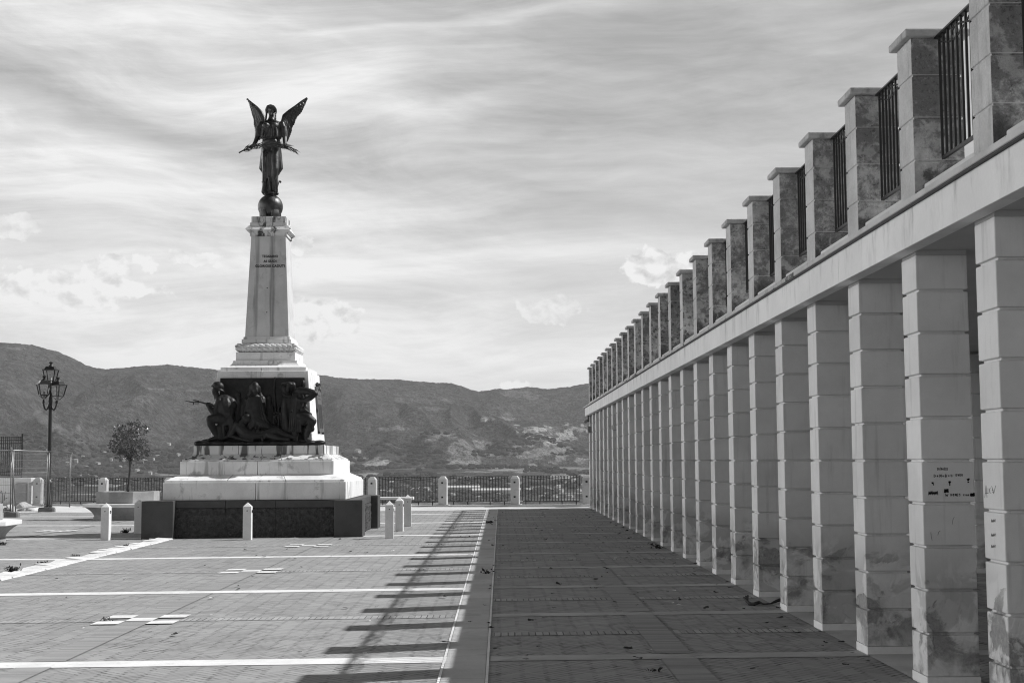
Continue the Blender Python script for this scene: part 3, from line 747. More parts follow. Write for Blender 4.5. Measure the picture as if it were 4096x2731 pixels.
# header course of the die front with its fine joint, slightly proud
MB().box(CX-.96, CX-.002, CY-1.045, CY-.99, 3.52, 3.655).box(CX+.008, CX+.96, CY-1.045, CY-.99, 3.52, 3.655).build('header', 'limestone', mon, bevel=.004)
tier('upper_plinth', 1.365, 3.918, 1.365, 4.118, 'limestone', ())
# laurel roll: four bundles of overlapping leaves
for a in range(4):
    m_ = MB(); rot = Matrix.Rotation(a*math.pi/2, 4, 'Z'); c0 = Vector((CX, CY, 0))
    m_.tube([c0+rot @ Vector((-.66, -.60, 4.225)), c0+rot @ Vector((.66, -.60, 4.225))], .088, 14)
    for i in range(11):
        u = -.60+.12*i; sgn = 1 if u < 0 else -1
        for j, an in enumerate((-62, -20, 22, 64)):
            o_ = .06 if j % 2 else 0
            q = Matrix.Rotation(R(an), 3, 'X') @ Vector((0, -.088, 0))
            e = rot.to_3x3() @ Matrix.Rotation(R(an), 3, 'X') @ Matrix.Rotation(R(8*sgn), 3, 'Z')
            m_.ell(c0+rot @ Vector((u+o_, -.60+q.y, 4.225+q.z)), (.075, .016, .036), 8, 6, e)
    m_.build('laurel_roll', 'limestone_carved', mon, smooth=True)
MB().box(CX-.52, CX+.52, CY-.52, CY+.52, 4.1185, 4.335).build('roll_core', 'limestone_carved', mon)
tier('slab', 1.146, 4.3355, 1.146, 4.427, 'limestone', (), bevel=.006)
tier('fillet', 1.076, 4.4275, 1.076, 4.484, 'limestone', (), bevel=.006)
tier('shaft', 1.014, 4.4845, .806, 6.858, 'limestone_shaft', (), bevel=.006)
mb = MB(); mb.loft([[(CX+a*w/2, CY+b*w/2, z) for a, b in ((-1, -1), (1, -1), (1, 1), (-1, 1))] for w, z in ((.862, 6.8585), (.862, 6.92), (1.006, 6.985), (1.006, 7.0), (.862, 7.105), (.862, 7.178))])
mb.build('capital', 'limestone_stained', mon, bevel=.006)
tier('top_block', .806, 7.1785, .806, 7.327, 'limestone_stained', (.25, .62), bevel=.008)
# small ears at the corners of the capital
for sx in (-1, 1): MB().frus((CX+sx*.47-.06, CX+sx*.47+.06, CY-.49, CY-.37), 7.02, (CX+sx*.43-.01, CX+sx*.43+.01, CY-.45, CY-.41), 7.11).build('capital_ear', 'limestone_stained', mon)
def text_mesh(txt, size, depth, name, mat, parent, M4, width=None, off=.003):
    cu = bpy.data.curves.new(name, 'FONT'); cu.body = txt; cu.size = size; cu.extrude = depth; cu.align_x = 'CENTER'; cu.align_y = 'CENTER'; cu.offset = off
    cu.space_character = 1.12
    o = bpy.data.objects.new(name, cu); COL.objects.link(o)
    dg = bpy.context.evaluated_depsgraph_get(); me = bpy.data.meshes.new_from_object(o.evaluated_get(dg)); me.name = name
    bpy.data.objects.remove(o); bpy.data.curves.remove(cu)
    co_ = np.array([v.co[:] for v in me.vertices])
    k = width/(co_[:, 0].max()-co_[:, 0].min()) if width else 1
    X = Matrix.Diagonal((k, 1, 1, 1)); me.transform(M4 @ X); me.transform(Matrix.Translation(-root_loc(parent)))
    me.materials.append(MATS[mat]); ob = bpy.data.objects.new(name, me); COL.objects.link(ob); ob.parent = parent; return ob
lean = math.atan2((1.014-.806)/2, 6.858-4.4845)
for txt, x0, x1, z, h in (('TEGGIANO', -5.546, -5.172, 6.375, .062), ('AI SUOI', -5.508, -5.205, 6.26, .062), ('GLORIOSI CADUTI', -5.70, -5.015, 6.147, .060)):
    yf = CY-(1.014+(.806-1.014)*(z-4.4845)/(6.858-4.4845))/2
    M4 = Matrix.Translation(((x0+x1)/2, yf-.002, z)) @ Matrix.Rotation(math.pi/2-lean, 4, 'X')
    text_mesh(txt, h*1.3, .003, 'inscription', 'letter_dark', mon, M4, x1-x0)
for z in (5.63, 5.06):
    yf = CY-(1.014+(.806-1.014)*(z-4.4845)/(6.858-4.4845))/2
    MB().tube([(CX-.01, yf-.004, z), (CX-.01, yf+.02, z)], .014, 10).build('bolt_hole', 'letter_dark', mon)

# ---- bronze winged figure on the globe
ang = thing('winged_statue', (-5.43, CY, 7.3275), 'dark bronze winged woman standing on a globe and holding a palm frond', 'statue')
SX, SY = -5.43, CY
def sp(X, Y, d=0.0): return Vector((SX+(X-660)/485.6, SY+d, 7.89+(1237-Y)/472.6))
mb = MB().ell((SX, SY, 7.622), .297, 32, 20); mb.tube([(SX, SY, 7.3276), (SX, SY, 7.45)], [.15, .2], 20)
for a in (-125, -55, 55, 125):
    for k in range(5):
        th = R(a-16+8*k); mb.ell((SX+.26*math.cos(th), SY+.26*math.sin(th), 7.43), (.035, .035, .12+.02*(k % 2)), 8, 6)
sculpt(mb, 'globe', 'bronze', ang, .012, 2)
mb = MB()
def ring(cx, cy, z, rx, ry, n=36, amp=0.0, fr=9, ph=0.0, p=2.0):
    out = []
    for i in range(n):
        th = 2*math.pi*i/n; k = 1+amp*math.sin(fr*th+ph)+amp*.5*math.sin((fr*2+1)*th+1.3+ph)
        out.append((SX+cx+rx*k*math.cos(th), SY+cy+ry*k*math.sin(th), z))
    return out
# under-dress, then the shorter overmantle that hangs behind to the knees
mb.loft([ring(0, .03, z, rx, ry, 60, a, 10, ph) for z, rx, ry, a, ph in ((7.91, .17, .13, .10, 0), (7.98, .165, .14, .10, .1), (8.08, .155, .14, .09, .15), (8.2, .185, .14, .08, .2), (8.3, .165, .14, .07, .25), (8.42, .175, .15, .06, .3), (8.6, .20, .16, .05, .4), (8.85, .225, .17, .04, .5), (9.05, .235, .175, .02, .5), (9.17, .225, .165, 0, 0), (9.29, .20, .145, 0, 0), (9.40, .205, .15, .01, 0), (9.52, .25, .17, .01, 0), (9.60, .275, .155, 0, 0), (9.66, .24, .13, 0, 0), (9.70, .15, .10, 0, 0), (9.73, .085, .08, 0, 0), (9.80, .062, .068, 0, 0), (9.86, .06, .068, 0, 0))])
mb.loft([ring(0, .07, z, rx, ry, 60, a, 12, ph) for z, rx, ry, a, ph in ((8.40, .18, .12, .05, 0), (8.47, .215, .12, .06, 0), (8.555, .272, .13, .06, 0), (8.62, .268, .135, .06, .1), (8.85, .25, .15, .04, .3), (9.08, .225, .14, .02, .4))])
# bust, belly, overfold of the bodice
for s in (-1, 1): mb.ell((SX+s*.105, SY-.12, 9.55), (.088, .085, .085), 16, 10)
mb.ell((SX+.02, SY-.06, 9.16), (.19, .13, .13)); mb.loft([ring(0, -.01, z, rx, ry, 48, .05, 13) for z, rx, ry in ((9.26, .245, .165), (9.30, .25, .185), (9.42, .23, .175), (9.5, .215, .17))])
for i in range(7): mb.chain([((SX-.15+.05*i, SY-.17, 9.48), .014), ((SX-.17+.055*i, SY-.19, 9.29), .02)], 8)
# legs under the cloth: the right knee is pushed forward
mb.chain([((SX+.10, SY-.06, 9.02), .115), ((SX+.135, SY-.19, 8.50), .082), ((SX+.10, SY-.10, 8.2), .066), ((SX+.075, SY-.08, 7.98), .045), ((SX+.075, SY-.12, 7.94), .04), ((SX+.085, SY-.22, 7.915), .03)])
mb.chain([((SX-.10, SY-.05, 9.02), .11), ((SX-.11, SY-.12, 8.5), .075), ((SX-.105, SY-.08, 8.2), .06), ((SX-.09, SY-.09, 7.98), .042), ((SX-.085, SY-.16, 7.915), .03)])
for s, cx in ((1, .085), (-1, -.085)):
    for k in range(5): mb.chain([((SX+cx-.028+.014*k, SY-.20-(.02 if s > 0 else 0), 7.918), .011), ((SX+cx-.034+.017*k, SY-.255-(.02 if s > 0 else 0)+.006*abs(k-1), 7.908), .008)], 6)
for X0, X1, z0, z1, r in ((640, 640, 8.86, 8.30, .032), (660, 662, 8.90, 8.26, .034), (678, 682, 8.88, 8.22, .03), (655, 668, 8.30, 8.0, .03), (620, 612, 8.8, 8.1, .026), (590, 588, 8.9, 8.05, .028), (735, 742, 8.3, 8.0, .03), (600, 585, 8.15, 7.96, .04), (730, 735, 8.2, 7.96, .035)):
    mb.chain([((SX+(X0-660)/485.6, SY-.165, z0), r), ((SX+(X1-660)/485.6, SY-.145, z1), r*1.1)], 8)
for X, Y, r in ((572, 1082, .03), (772, 1080, .03), (575, 1200, .035), (742, 1215, .03)): mb.ell(sp(X, Y, -.02), (r, .06, r*1.1))
# arms, short sleeves, hands with five fingers each laid along the frond
mb.chain([((SX-.225, SY, 9.615), .075), ((SX-.30, SY-.02, 9.42), .066), ((SX-.325, SY-.05, 9.27), .056), ((SX-.345, SY-.13, 9.16), .05), ((SX-.385, SY-.245, 9.045), .034)])
mb.chain([((SX+.255, SY, 9.615), .076), ((SX+.315, SY-.02, 9.42), .068), ((SX+.335, SY-.05, 9.27), .056), ((SX+.35, SY-.13, 9.16), .05), ((SX+.375, SY-.25, 9.045), .034)])
for s, q in ((-1, -.29), (1, .305)):
    mb.loft([[(SX+q+s*.0+math.cos(t_)*rx, SY-.01+math.sin(t_)*rx*.95, z) for t_ in [2*math.pi*i/20 for i in range(20)]] for z, rx in ((9.305, .092), (9.33, .096), (9.45, .088), (9.56, .07))])
for s, hx, hz in ((-1, -.415, 9.015), (1, .395, 8.995)):
    mb.ell((SX+hx, SY-.275, hz), (.055, .035, .022))
    for k in range(4):
        y = SY-.245-.022*k; l = (.085, .1, .095, .075)[k]
        mb.chain([((SX+hx+s*.04, y, hz+.002), .0115), ((SX+hx+s*(.04+l*.6), y-.008, hz+.004), .010), ((SX+hx+s*(.04+l), y-.012, hz-.012), .008)], 6)
    mb.chain([((SX+hx-s*.01, SY-.31, hz), .013), ((SX+hx+s*.03, SY-.345, hz-.018), .011), ((SX+hx+s*.06, SY-.35, hz-.03), .009)], 6)
# head and face
mb.ell((SX, SY-.01, 9.955), (.088, .105, .115), 20, 14); mb.ell((SX, SY-.05, 9.875), (.062, .062, .065))
mb.chain([((SX, SY-.108, 9.965), .011), ((SX, SY-.128, 9.915), .016)], 8); mb.ell((SX, SY-.108, 9.868), (.030, .012, .010)); mb.ell((SX, SY-.10, 9.825), (.028, .022, .018))
for s in (-1, 1): mb.chain([((SX+s*.016, SY-.105, 9.972), .009), ((SX+s*.055, SY-.09, 9.972), .009)], 6); mb.ell((SX+s*.036, SY-.096, 9.948), (.016, .008, .008)); mb.ell((SX+s*.04, SY-.075, 9.905), (.03, .03, .03))
sculpt(mb, 'body', 'bronze', ang, .0095, 2)
mb = MB(); mb.ell((SX, SY+.02, 9.985), (.118, .125, .105), 20, 12)
for s in (-1, 1):
    mb.chain([((SX+s*.01, SY-.10, 10.045), .028), ((SX+s*.07, SY-.085, 10.02), .034), ((SX+s*.108, SY-.04, 9.96), .034), ((SX+s*.108, SY, 9.89), .03)], 8)
    mb.chain([((SX+s*.105, SY-.03, 9.88), .026), ((SX+s*.108, SY-.05, 9.80), .022), ((SX+s*.112, SY-.08, 9.72), .024), ((SX+s*.13, SY-.10, 9.66), .016)], 8)
    for k in range(4): mb.ell((SX+s*(.106+.003*k), SY-.04-.014*k, 9.86-.045*k), .026, 8, 6)
sculpt(mb, 'hair', 'bronze', ang, .009, 1)
def wing(lead, trail, d0, d1, sgn):
    """lead: points of the bony front edge from shoulder to tip; trail: feather ends from the root to the tip"""
    m_ = MB(); Lp = [Vector((sp(*p).x, 0, sp(*p).z)) for p in lead]; T = [Vector((sp(*p).x, 0, sp(*p).z)) for p in trail]
    def along(P, f):
        seg = [(b-a).length for a, b in zip(P[:-1], P[1:])]; tot = sum(seg)*f
        for (a, b), l in zip(zip(P[:-1], P[1:]), seg):
            if tot <= l+1e-9: return a.lerp(b, tot/max(l, 1e-9))
            tot -= l
        return P[-1].copy()
    def dep(f): return SY+d0+(d1-d0)*f
    m_.chain([((along(Lp, f).x, dep(f), along(Lp, f).z), .05*(1-f)**.7+.014) for f in np.linspace(0, 1, 12)], 10)
    def feather(a, b, y, w, th):
        d = b-a; l = d.length; q = d.normalized().to_track_quat('Z', 'Y').to_matrix()
        m_.ell(Vector(((a.x+b.x)/2, y, (a.z+b.z)/2)), (w, th, l/2), 10, 8, Matrix((q.col[0] if abs(q.col[0].y) < .5 else q.col[1], Vector((0, 1, 0)), d.normalized())).transposed())
    N = 23
    for i in range(N):
        f = i/(N-1); a = along(Lp, f**.9*.97); b = along(T, f); feather(a.lerp(b, .05), b, dep(f)+.02+.004*(i % 2), .060-.022*f, .014)
    for row, (u0, u1, w, th, yo, N2) in enumerate(((.0, .70, .045, .018, -.004, 15), (-.02, .45, .04, .02, -.022, 13), (-.02, .26, .036, .02, -.036, 11))):
        for i in range(N2):
            f = (i+.5)/N2*(.86-.08*row); a = along(Lp, f); b = along(T, f); feather(a.lerp(b, max(u0, 0)), a.lerp(b, u1), dep(f)+yo, w*(1-.4*f), th)
    return sculpt(m_, 'wing', 'bronze', ang, .010, 1)
wing([(548, 440), (566, 390), (558, 330), (520, 258), (465, 196), (400, 140), (352, 92)],
     [(505, 592), (482, 575), (470, 535), (460, 495), (450, 440), (438, 400), (440, 350), (415, 290), (408, 250), (393, 205), (380, 160), (350, 90)], .13, .30, -1)
wing([(770, 430), (785, 395), (800, 310), (850, 260), (930, 195), (990, 140), (1050, 90)],
     [(842, 610), (862, 560), (886, 500), (888, 450), (918, 410), (920, 375), (945, 322), (985, 280), (1008, 245), (1022, 205), (1042, 165), (1064, 92)], .13, .26, 1)
# palm frond held across the body
m_ = MB(); spine = [Vector((SX+(X-660)/485.6, SY+d, 7.89+(1237-Y)/472.6)) for X, Y, d in ((315, 776, -.27), (370, 748, -.29), (440, 722, -.31), (540, 700, -.33), (640, 690, -.345), (740, 690, -.34), (830, 700, -.32), (900, 715, -.30), (975, 745, -.27))]
m_.tube(spine, [.018, .016, .016, .016, .015, .013, .011, .009, .006], 8)
def sp_at(f):
    q = f*(len(spine)-1); i = min(int(q), len(spine)-2); return spine[i].lerp(spine[i+1], q-i), (spine[i+1]-spine[i]).normalized()
for i in range(46):
    f = .10+.88*i/46; p, d = sp_at(f)
    for s in (-1, 1):
        l = random.uniform(.17, .27)*(1-.35*abs(f-.5)); e = p+d*l*.93+Vector((0, random.uniform(-.05, .03), (-.10 if s < 0 else .055)*random.uniform(.6, 1.15)))
        if f > .8: e = p+d*l*.75+Vector((0, 0, -.10 if s < 0 else -.03))
        w_ = Vector((0, .006, .010)); mid = p.lerp(e, .45)+Vector((0, -.01, .012*s))
        m_.loft([[p-w_*.5, p+Vector((0, -.006, 0)), p+w_*.5, p+Vector((0, .006, 0))], [mid-w_*1.2, mid+Vector((0, -.008, 0)), mid+w_*1.2, mid+Vector((0, .008, 0))], [e-w_*.1, e+Vector((0, -.001, 0)), e+w_*.1, e+Vector((0, .001, 0))]])
m_.build('palm_frond', 'bronze', ang)

# ---- bronze group in front of the die: fallen soldier, mourner and comrades
rel = thing('bronze_relief', (CX, 32.1, 1.9625), 'dark bronze group of soldiers and a hooded mourner before the die of the monument', 'sculpture')
def rp(X, Y, d): return at(720+X/3.92, 1460+Y/3.92, d)
Z0 = 1.963
mb = MB()
pl = [(CX-1.44, 31.995), (CX+1.43, 31.995), (CX+1.43, 32.36), (CX-1.44, 32.36)]
mb.prism(pl, Z0, 2.03, [(x*.995+CX*.005, y) for x, y in pl])
for i in range(40):
    x = CX-1.36+2.7*i/39; mb.ell((x, 32.12+.06*math.sin(i*1.7), 2.02), (.14, .13, .035+.03*random.random()), 10, 6)
mb.ell((CX-1.1, 32.2, 2.03), (.3, .14, .1)); mb.ell((CX+1.1, 32.2, 2.02), (.28, .14, .06))
sculpt(mb, 'base_slab', 'bronze_dark', rel, .014, 3)
mb = MB(); a, b = rp(617, 180, 32.36), rp(1965, 165, 32.36)
mb.add([(a.x, 32.235, 2.03), (b.x, 32.235, 2.03), (b.x, 32.40, 2.03), (a.x, 32.40, 2.03), (a.x+.02, 32.36, 3.50), (b.x-.02, 32.36, 3.50), (b.x-.02, 32.45, 3.50), (a.x+.02, 32.45, 3.50)], [(3, 2, 1, 0), (4, 5, 6, 7), (0, 1, 5, 4), (1, 2, 6, 5), (2, 3, 7, 6), (3, 0, 4, 7)])
mb.build('back_plate', 'bronze_dark', rel, bevel=.006)
U = 1/(3.92*5689/32.1)                                   # metres per crop pixel
def ch(m_, pts): m_.chain([(rp(X, Y, d), r*U) for X, Y, d, r in pts], 12)
def el(m_, X, Y, d, rx, ry, rd, rot=0): m_.ell(rp(X, Y, d), (rx*U, rd*U, ry*U), 16, 10, Matrix.Rotation(R(rot), 3, 'Y'))
# advancing soldier on the left, in profile
m_ = MB()
el(m_, 598, 330, 32.16, 96, 74, 78, 14); el(m_, 592, 366, 32.16, 118, 24, 76, 25)
m_.chain([(rp(495, 330, 32.16), .012), (rp(600, 372, 32.16), .03), (rp(690, 425, 32.17), .014)], 8)
el(m_, 545, 395, 32.15, 46, 62, 48, 10); ch(m_, [(500, 392, 32.15, 11), (512, 372, 32.15, 12)]); el(m_, 515, 430, 32.15, 16, 10, 18); el(m_, 530, 452, 32.15, 24, 16, 22); ch(m_, [(560, 430, 32.16, 44), (585, 520, 32.18, 52)])
ch(m_, [(640, 560, 32.2, 100), (700, 640, 32.22, 165), (730, 750, 32.2, 155), (730, 830, 32.2, 130)]); el(m_, 790, 640, 32.24, 110, 150, 90, -20)
ch(m_, [(610, 570, 32.1, 62), (575, 690, 32.08, 56), (545, 770, 32.06, 50), (480, 690, 32.06, 42), (440, 625, 32.07, 32)])
ch(m_, [(430, 605, 32.06, 26), (470, 610, 32.05, 24), (500, 625, 32.06, 24)])
for k in range(4): ch(m_, [(415+16*k, 600, 32.03, 9), (410+16*k, 622, 32.03, 10), (416+16*k, 640, 32.05, 9)])
ch(m_, [(660, 830, 32.1, 100), (540, 835, 32.06, 78), (470, 845, 32.05, 62), (485, 930, 32.06, 60), (540, 1030, 32.08, 56), (585, 1110, 32.1, 44)])
ch(m_, [(590, 1130, 32.1, 40), (520, 1150, 32.07, 30), (455, 1168, 32.05, 20)])
m_.loft([[rp(X, Y, d) for X, Y, d in ((630, y, 32.05), (720, y+8, 32.03), (800, y+4, 32.05), (850, y-10, 32.15), (720, y, 32.22))] for y in (760, 850, 925)])
ch(m_, [(690, 900, 32.07, 24), (685, 1010, 32.08, 22), (690, 1150, 32.1, 26)]); ch(m_, [(800, 880, 32.12, 70), (830, 1000, 32.14, 60), (760, 1110, 32.12, 40), (660, 1160, 32.1, 30)])
el(m_, 800, 620, 32.2, 95, 130, 90, -18); el(m_, 740, 540, 32.2, 110, 70, 80, 30)
for k in range(6): ch(m_, [(650+34*k, 640+10*k, 32.07, 15), (670+26*k, 850, 32.06, 18), (660+38*k, 935, 32.06, 15)])
ch(m_, [(620, 980, 32.12, 62), (640, 1130, 32.13, 66)])
sculpt(m_, 'advancing_soldier', 'bronze_dark', rel, .010, 2)
rf = MB()
rf.chain([(rp(70, 553, 32.04), .003), (rp(120, 566, 32.04), .012), (rp(205, 582, 32.04), .013)], 8)
rf.chain([(rp(205, 582, 32.04), .008), (rp(300, 575, 32.04), .014), (rp(420, 605, 32.05), .02), (rp(560, 650, 32.07), .026)], 8)
rf.chain([(rp(215, 550, 32.04), .013), (rp(290, 562, 32.04), .012)], 8); rf.chain([(rp(207, 575, 32.04), .009), (rp(210, 618, 32.04), .010)], 6); rf.chain([(rp(215, 600, 32.04), .009), (rp(285, 603, 32.04), .010)], 6)
rf.chain([(rp(285, 570, 32.04), .008), (rp(285, 608, 32.04), .008)], 6)
rf.build('rifle', 'bronze_dark', rel, smooth=True)
# hooded mourner in the middle
m_ = MB()
el(m_, 1175, 365, 32.17, 74, 105, 72); ch(m_, [(1120, 340, 32.2, 40), (1110, 430, 32.22, 40), (1100, 500, 32.24, 60)]); ch(m_, [(1235, 350, 32.2, 30), (1245, 430, 32.23, 30), (1260, 500, 32.25, 50)])
el(m_, 1185, 400, 32.115, 44, 66, 40); ch(m_, [(1186, 385, 32.09, 8), (1187, 412, 32.075, 12)]); el(m_, 1187, 436, 32.09, 18, 7, 10); ch(m_, [(1160, 375, 32.095, 8), (1178, 376, 32.09, 8)]); ch(m_, [(1196, 376, 32.09, 8), (1214, 375, 32.095, 8)])
ch(m_, [(1180, 470, 32.2, 50), (1170, 560, 32.25, 120), (1150, 700, 32.25, 150), (1180, 850, 32.24, 150)])
ch(m_, [(1060, 540, 32.24, 70), (1000, 660, 32.2, 66), (990, 760, 32.16, 56), (1010, 850, 32.12, 44)]); ch(m_, [(1280, 540, 32.24, 66), (1290, 690, 32.18, 62), (1220, 800, 32.12, 54), (1130, 950, 32.08, 40), (1090, 1010, 32.06, 30)])
for k in range(4): ch(m_, [(1095-10*k, 1000+6*k, 32.05, 11), (1060-10*k, 1030+7*k, 32.04, 9)])
for k in range(7): ch(m_, [(1040+36*k, 540, 32.14-.01*(k % 3), 20), (1120+18*k, 700, 32.1, 20), (1180+8*k, 800, 32.1, 18)])
ch(m_, [(1200, 880, 32.2, 110), (1330, 930, 32.18, 90), (1420, 980, 32.16, 70)])
for k in range(5): ch(m_, [(1200+40*k, 850+16*k, 32.09, 22), (1260+45*k, 960+10*k, 32.07, 22)])
m_.loft([[rp(X, y, d) for X, d in ((1175-w, 32.24), (1175-w*.6, 32.15), (1175, 32.10), (1175+w*.6, 32.15), (1175+w, 32.24), (1175, 32.33))] for y, w in ((480, 90), (560, 150), (760, 185), (920, 260), (1040, 330))])
for k in range(9): ch(m_, [(1085+22*k, 500, 32.12, 13), (1020+38*k, 760, 32.10, 17), (960+56*k, 1000, 32.10, 18)])
sculpt(m_, 'hooded_mourner', 'bronze_dark', rel, .010, 2)
# fallen man across the front
m_ = MB()
el(m_, 1040, 825, 32.07, 84, 78, 70, 30); ch(m_, [(1050, 880, 32.02, 14), (1025, 905, 32.0, 14)]); el(m_, 1000, 805, 32.02, 16, 20, 12); el(m_, 1075, 880, 32.03, 24, 12, 14)
ch(m_, [(980, 900, 32.1, 60), (950, 1000, 32.1, 92), (1020, 1060, 32.1, 100), (1160, 1100, 32.1, 92), (1300, 1090, 32.1, 82), (1410, 1060, 32.09, 84), (1500, 1010, 32.07, 66)])
ch(m_, [(1500, 1000, 32.07, 60), (1590, 1060, 32.08, 50), (1720, 1110, 32.08, 44), (1800, 1130, 32.08, 40)]); ch(m_, [(1400, 1090, 32.04, 66), (1520, 1140, 32.04, 50), (1700, 1160, 32.05, 40)])
ch(m_, [(890, 930, 32.08, 54), (820, 1050, 32.06, 44), (790, 1105, 32.06, 36), (900, 1140, 32.03, 30), (1040, 1175, 32.02, 26), (1100, 1185, 32.02, 24)])
for k in range(4): ch(m_, [(1100, 1172+7*k, 32.01, 9), (1150, 1176+7*k, 32.01, 7)])
ch(m_, [(1292, 1080, 32.02, 16), (1292, 1130, 32.01, 22), (1296, 1190, 32.02, 20)])
for k in range(6): ch(m_, [(1080+70*k, 1020+12*(k % 2), 32.02, 22), (1050+70*k, 1130, 32.01, 22)])
sculpt(m_, 'fallen_man', 'bronze_dark', rel, .010, 2)
# ghost of a tree and laurel spray in low relief
m_ = MB(); ch(m_, [(1490, 200, 32.36, 16), (1480, 420, 32.33, 22), (1490, 640, 32.3, 30), (1480, 900, 32.27, 40)]); ch(m_, [(1490, 640, 32.29, 24), (1410, 620, 32.3, 18), (1340, 500, 32.32, 14)])
for i in range(40): el(m_, random.uniform(1420, 1600), random.uniform(740, 960), 32.24-random.random()*.05, 34, 14, 18, random.uniform(-70, 70))
sculpt(m_, 'tree_relief', 'bronze_dark', rel, .012, 1)
# crowd and drapery in half relief that fills the plate between the main figures
m_ = MB()
for i in range(60):
    X = random.uniform(760, 1860); Y = random.uniform(560, 1050); rr_ = random.uniform(40, 90)
    if Y < 700 and (X < 900 or 1330 < X < 1560): continue
    el(m_, X, Y, 32.30-.05*(Y-560)/490, rr_*.6, rr_*1.5, 42, random.uniform(-25, 25))
for X, Y in ((905, 470), (1390, 520)): el(m_, X, Y, 32.32, 52, 66, 40); ch(m_, [(X, Y+70, 32.32, 60), (X+10, Y+220, 32.3, 95), (X, Y+400, 32.28, 100)])
for k in range(22): ch(m_, [(800+50*k, 640+random.uniform(-60, 60), 32.23, 16), (790+50*k+random.uniform(-40, 40), 960, 32.2, 20)])
for X, Y, r in ((1930, 300, 40), (1960, 520, 55), (1960, 700, 60), (1960, 900, 60), (1950, 1080, 60)): el(m_, X, Y, 32.30, r, r*1.8, 60)
sculpt(m_, 'drapery_relief', 'bronze_dark', rel, .012, 1)
# bowed man and the soldier on the right
m_ = MB()
el(m_, 1655, 385, 32.2, 62, 78, 60, -14); el(m_, 1650, 300, 32.2, 66, 30, 58, 6); ch(m_, [(1595, 395, 32.16, 12), (1610, 370, 32.16, 12)]); ch(m_, [(1620, 440, 32.17, 26), (1650, 480, 32.17, 30)])
ch(m_, [(1690, 470, 32.24, 66), (1720, 600, 32.26, 110), (1720, 800, 32.26, 110), (1730, 1000, 32.25, 100), (1740, 1150, 32.24, 90)])
ch(m_, [(1655, 530, 32.18, 50), (1650, 680, 32.14, 46), (1665, 820, 32.12, 42), (1680, 960, 32.12, 36)])
for k in range(6): ch(m_, [(1660+34*k, 560, 32.15, 18), (1665+32*k, 1050, 32.12, 22)])
m_.loft([[rp(X, y, d) for X, d in ((1710-w, 32.22), (1710-w*.5, 32.13), (1710+w*.5, 32.13), (1710+w, 32.22), (1710, 32.33))] for y, w in ((470, 80), (600, 115), (900, 130), (1170, 150))])
for k in range(7): ch(m_, [(1620+28*k, 520, 32.13, 13), (1600+34*k, 1150, 32.10, 18)])
sculpt(m_, 'bowed_man', 'bronze_dark', rel, .011, 2)
m_ = MB()
el(m_, 1760, 330, 32.2, 60, 70, 58, 20); el(m_, 1720, 300, 32.18, 70, 40, 60, 20); ch(m_, [(1700, 340, 32.14, 34), (1690, 400, 32.13, 26)])
ch(m_, [(1850, 420, 32.16, 70), (1850, 540, 32.16, 110), (1830, 690, 32.14, 92), (1830, 800, 32.14, 96)])
ch(m_, [(1880, 400, 32.1, 58), (2000, 410, 32.06, 56), (2100, 435, 32.05, 48), (2120, 450, 32.05, 46)]); ch(m_, [(2110, 460, 32.05, 44), (2030, 520, 32.03, 46), (1930, 560, 32.03, 36), (1880, 555, 32.02, 30)])
for k in range(4): ch(m_, [(1880, 535+12*k, 32.0, 10), (1838, 520+14*k, 32.0, 9)])
m_.loft([[rp(X, y, d) for X, d in ((1735, 32.05), (1830, 32.02), (1930, 32.05), (1920, 32.2), (1740, 32.2))] for y in (680, 735)])
for X in (1775, 1810, 1845): m_.ell(rp(X, 712, 32.03), (.022, .02, .036))
m_.loft([[rp(X0, y, d) for X0, d in ((1720-w, 32.06), (1800, 32.03), (1900+w, 32.07), (1890, 32.2), (1730, 32.2))] for y, w in ((735, 0), (900, 12), (1050, 22))])
ch(m_, [(1790, 980, 32.12, 84), (1800, 1090, 32.12, 60), (1800, 1170, 32.11, 44)])
ch(m_, [(1900, 790, 32.08, 84), (2010, 830, 32.04, 74), (2080, 880, 32.03, 62), (2040, 960, 32.05, 56), (1995, 1060, 32.06, 46), (1985, 1140, 32.06, 36)])
ch(m_, [(1985, 1165, 32.05, 34), (2010, 1185, 32.02, 30), (2050, 1192, 32.01, 22)]); ch(m_, [(1890, 1180, 32.02, 22), (1945, 1190, 32.01, 16)])
el(m_, 1925, 690, 32.03, 34, 46, 30, 20); ch(m_, [(1960, 700, 32.02, 22), (2050, 770, 32.04, 22)]); ch(m_, [(1975, 600, 32.08, 16), (1930, 690, 32.06, 14)])
for k in range(6): ch(m_, [(1770+24*k, 440, 32.05, 12), (1760+24*k, 670, 32.03, 14)]); ch(m_, [(1735+30*k, 740, 32.03, 13), (1722+34*k, 1040, 32.03, 15)])
el(m_, 1930, 860, 32.08, 80, 90, 70, 30); ch(m_, [(2030, 900, 32.02, 50), (2060, 1000, 32.05, 52)])
sculpt(m_, 'saluting_soldier', 'bronze_dark', rel, .010, 2)

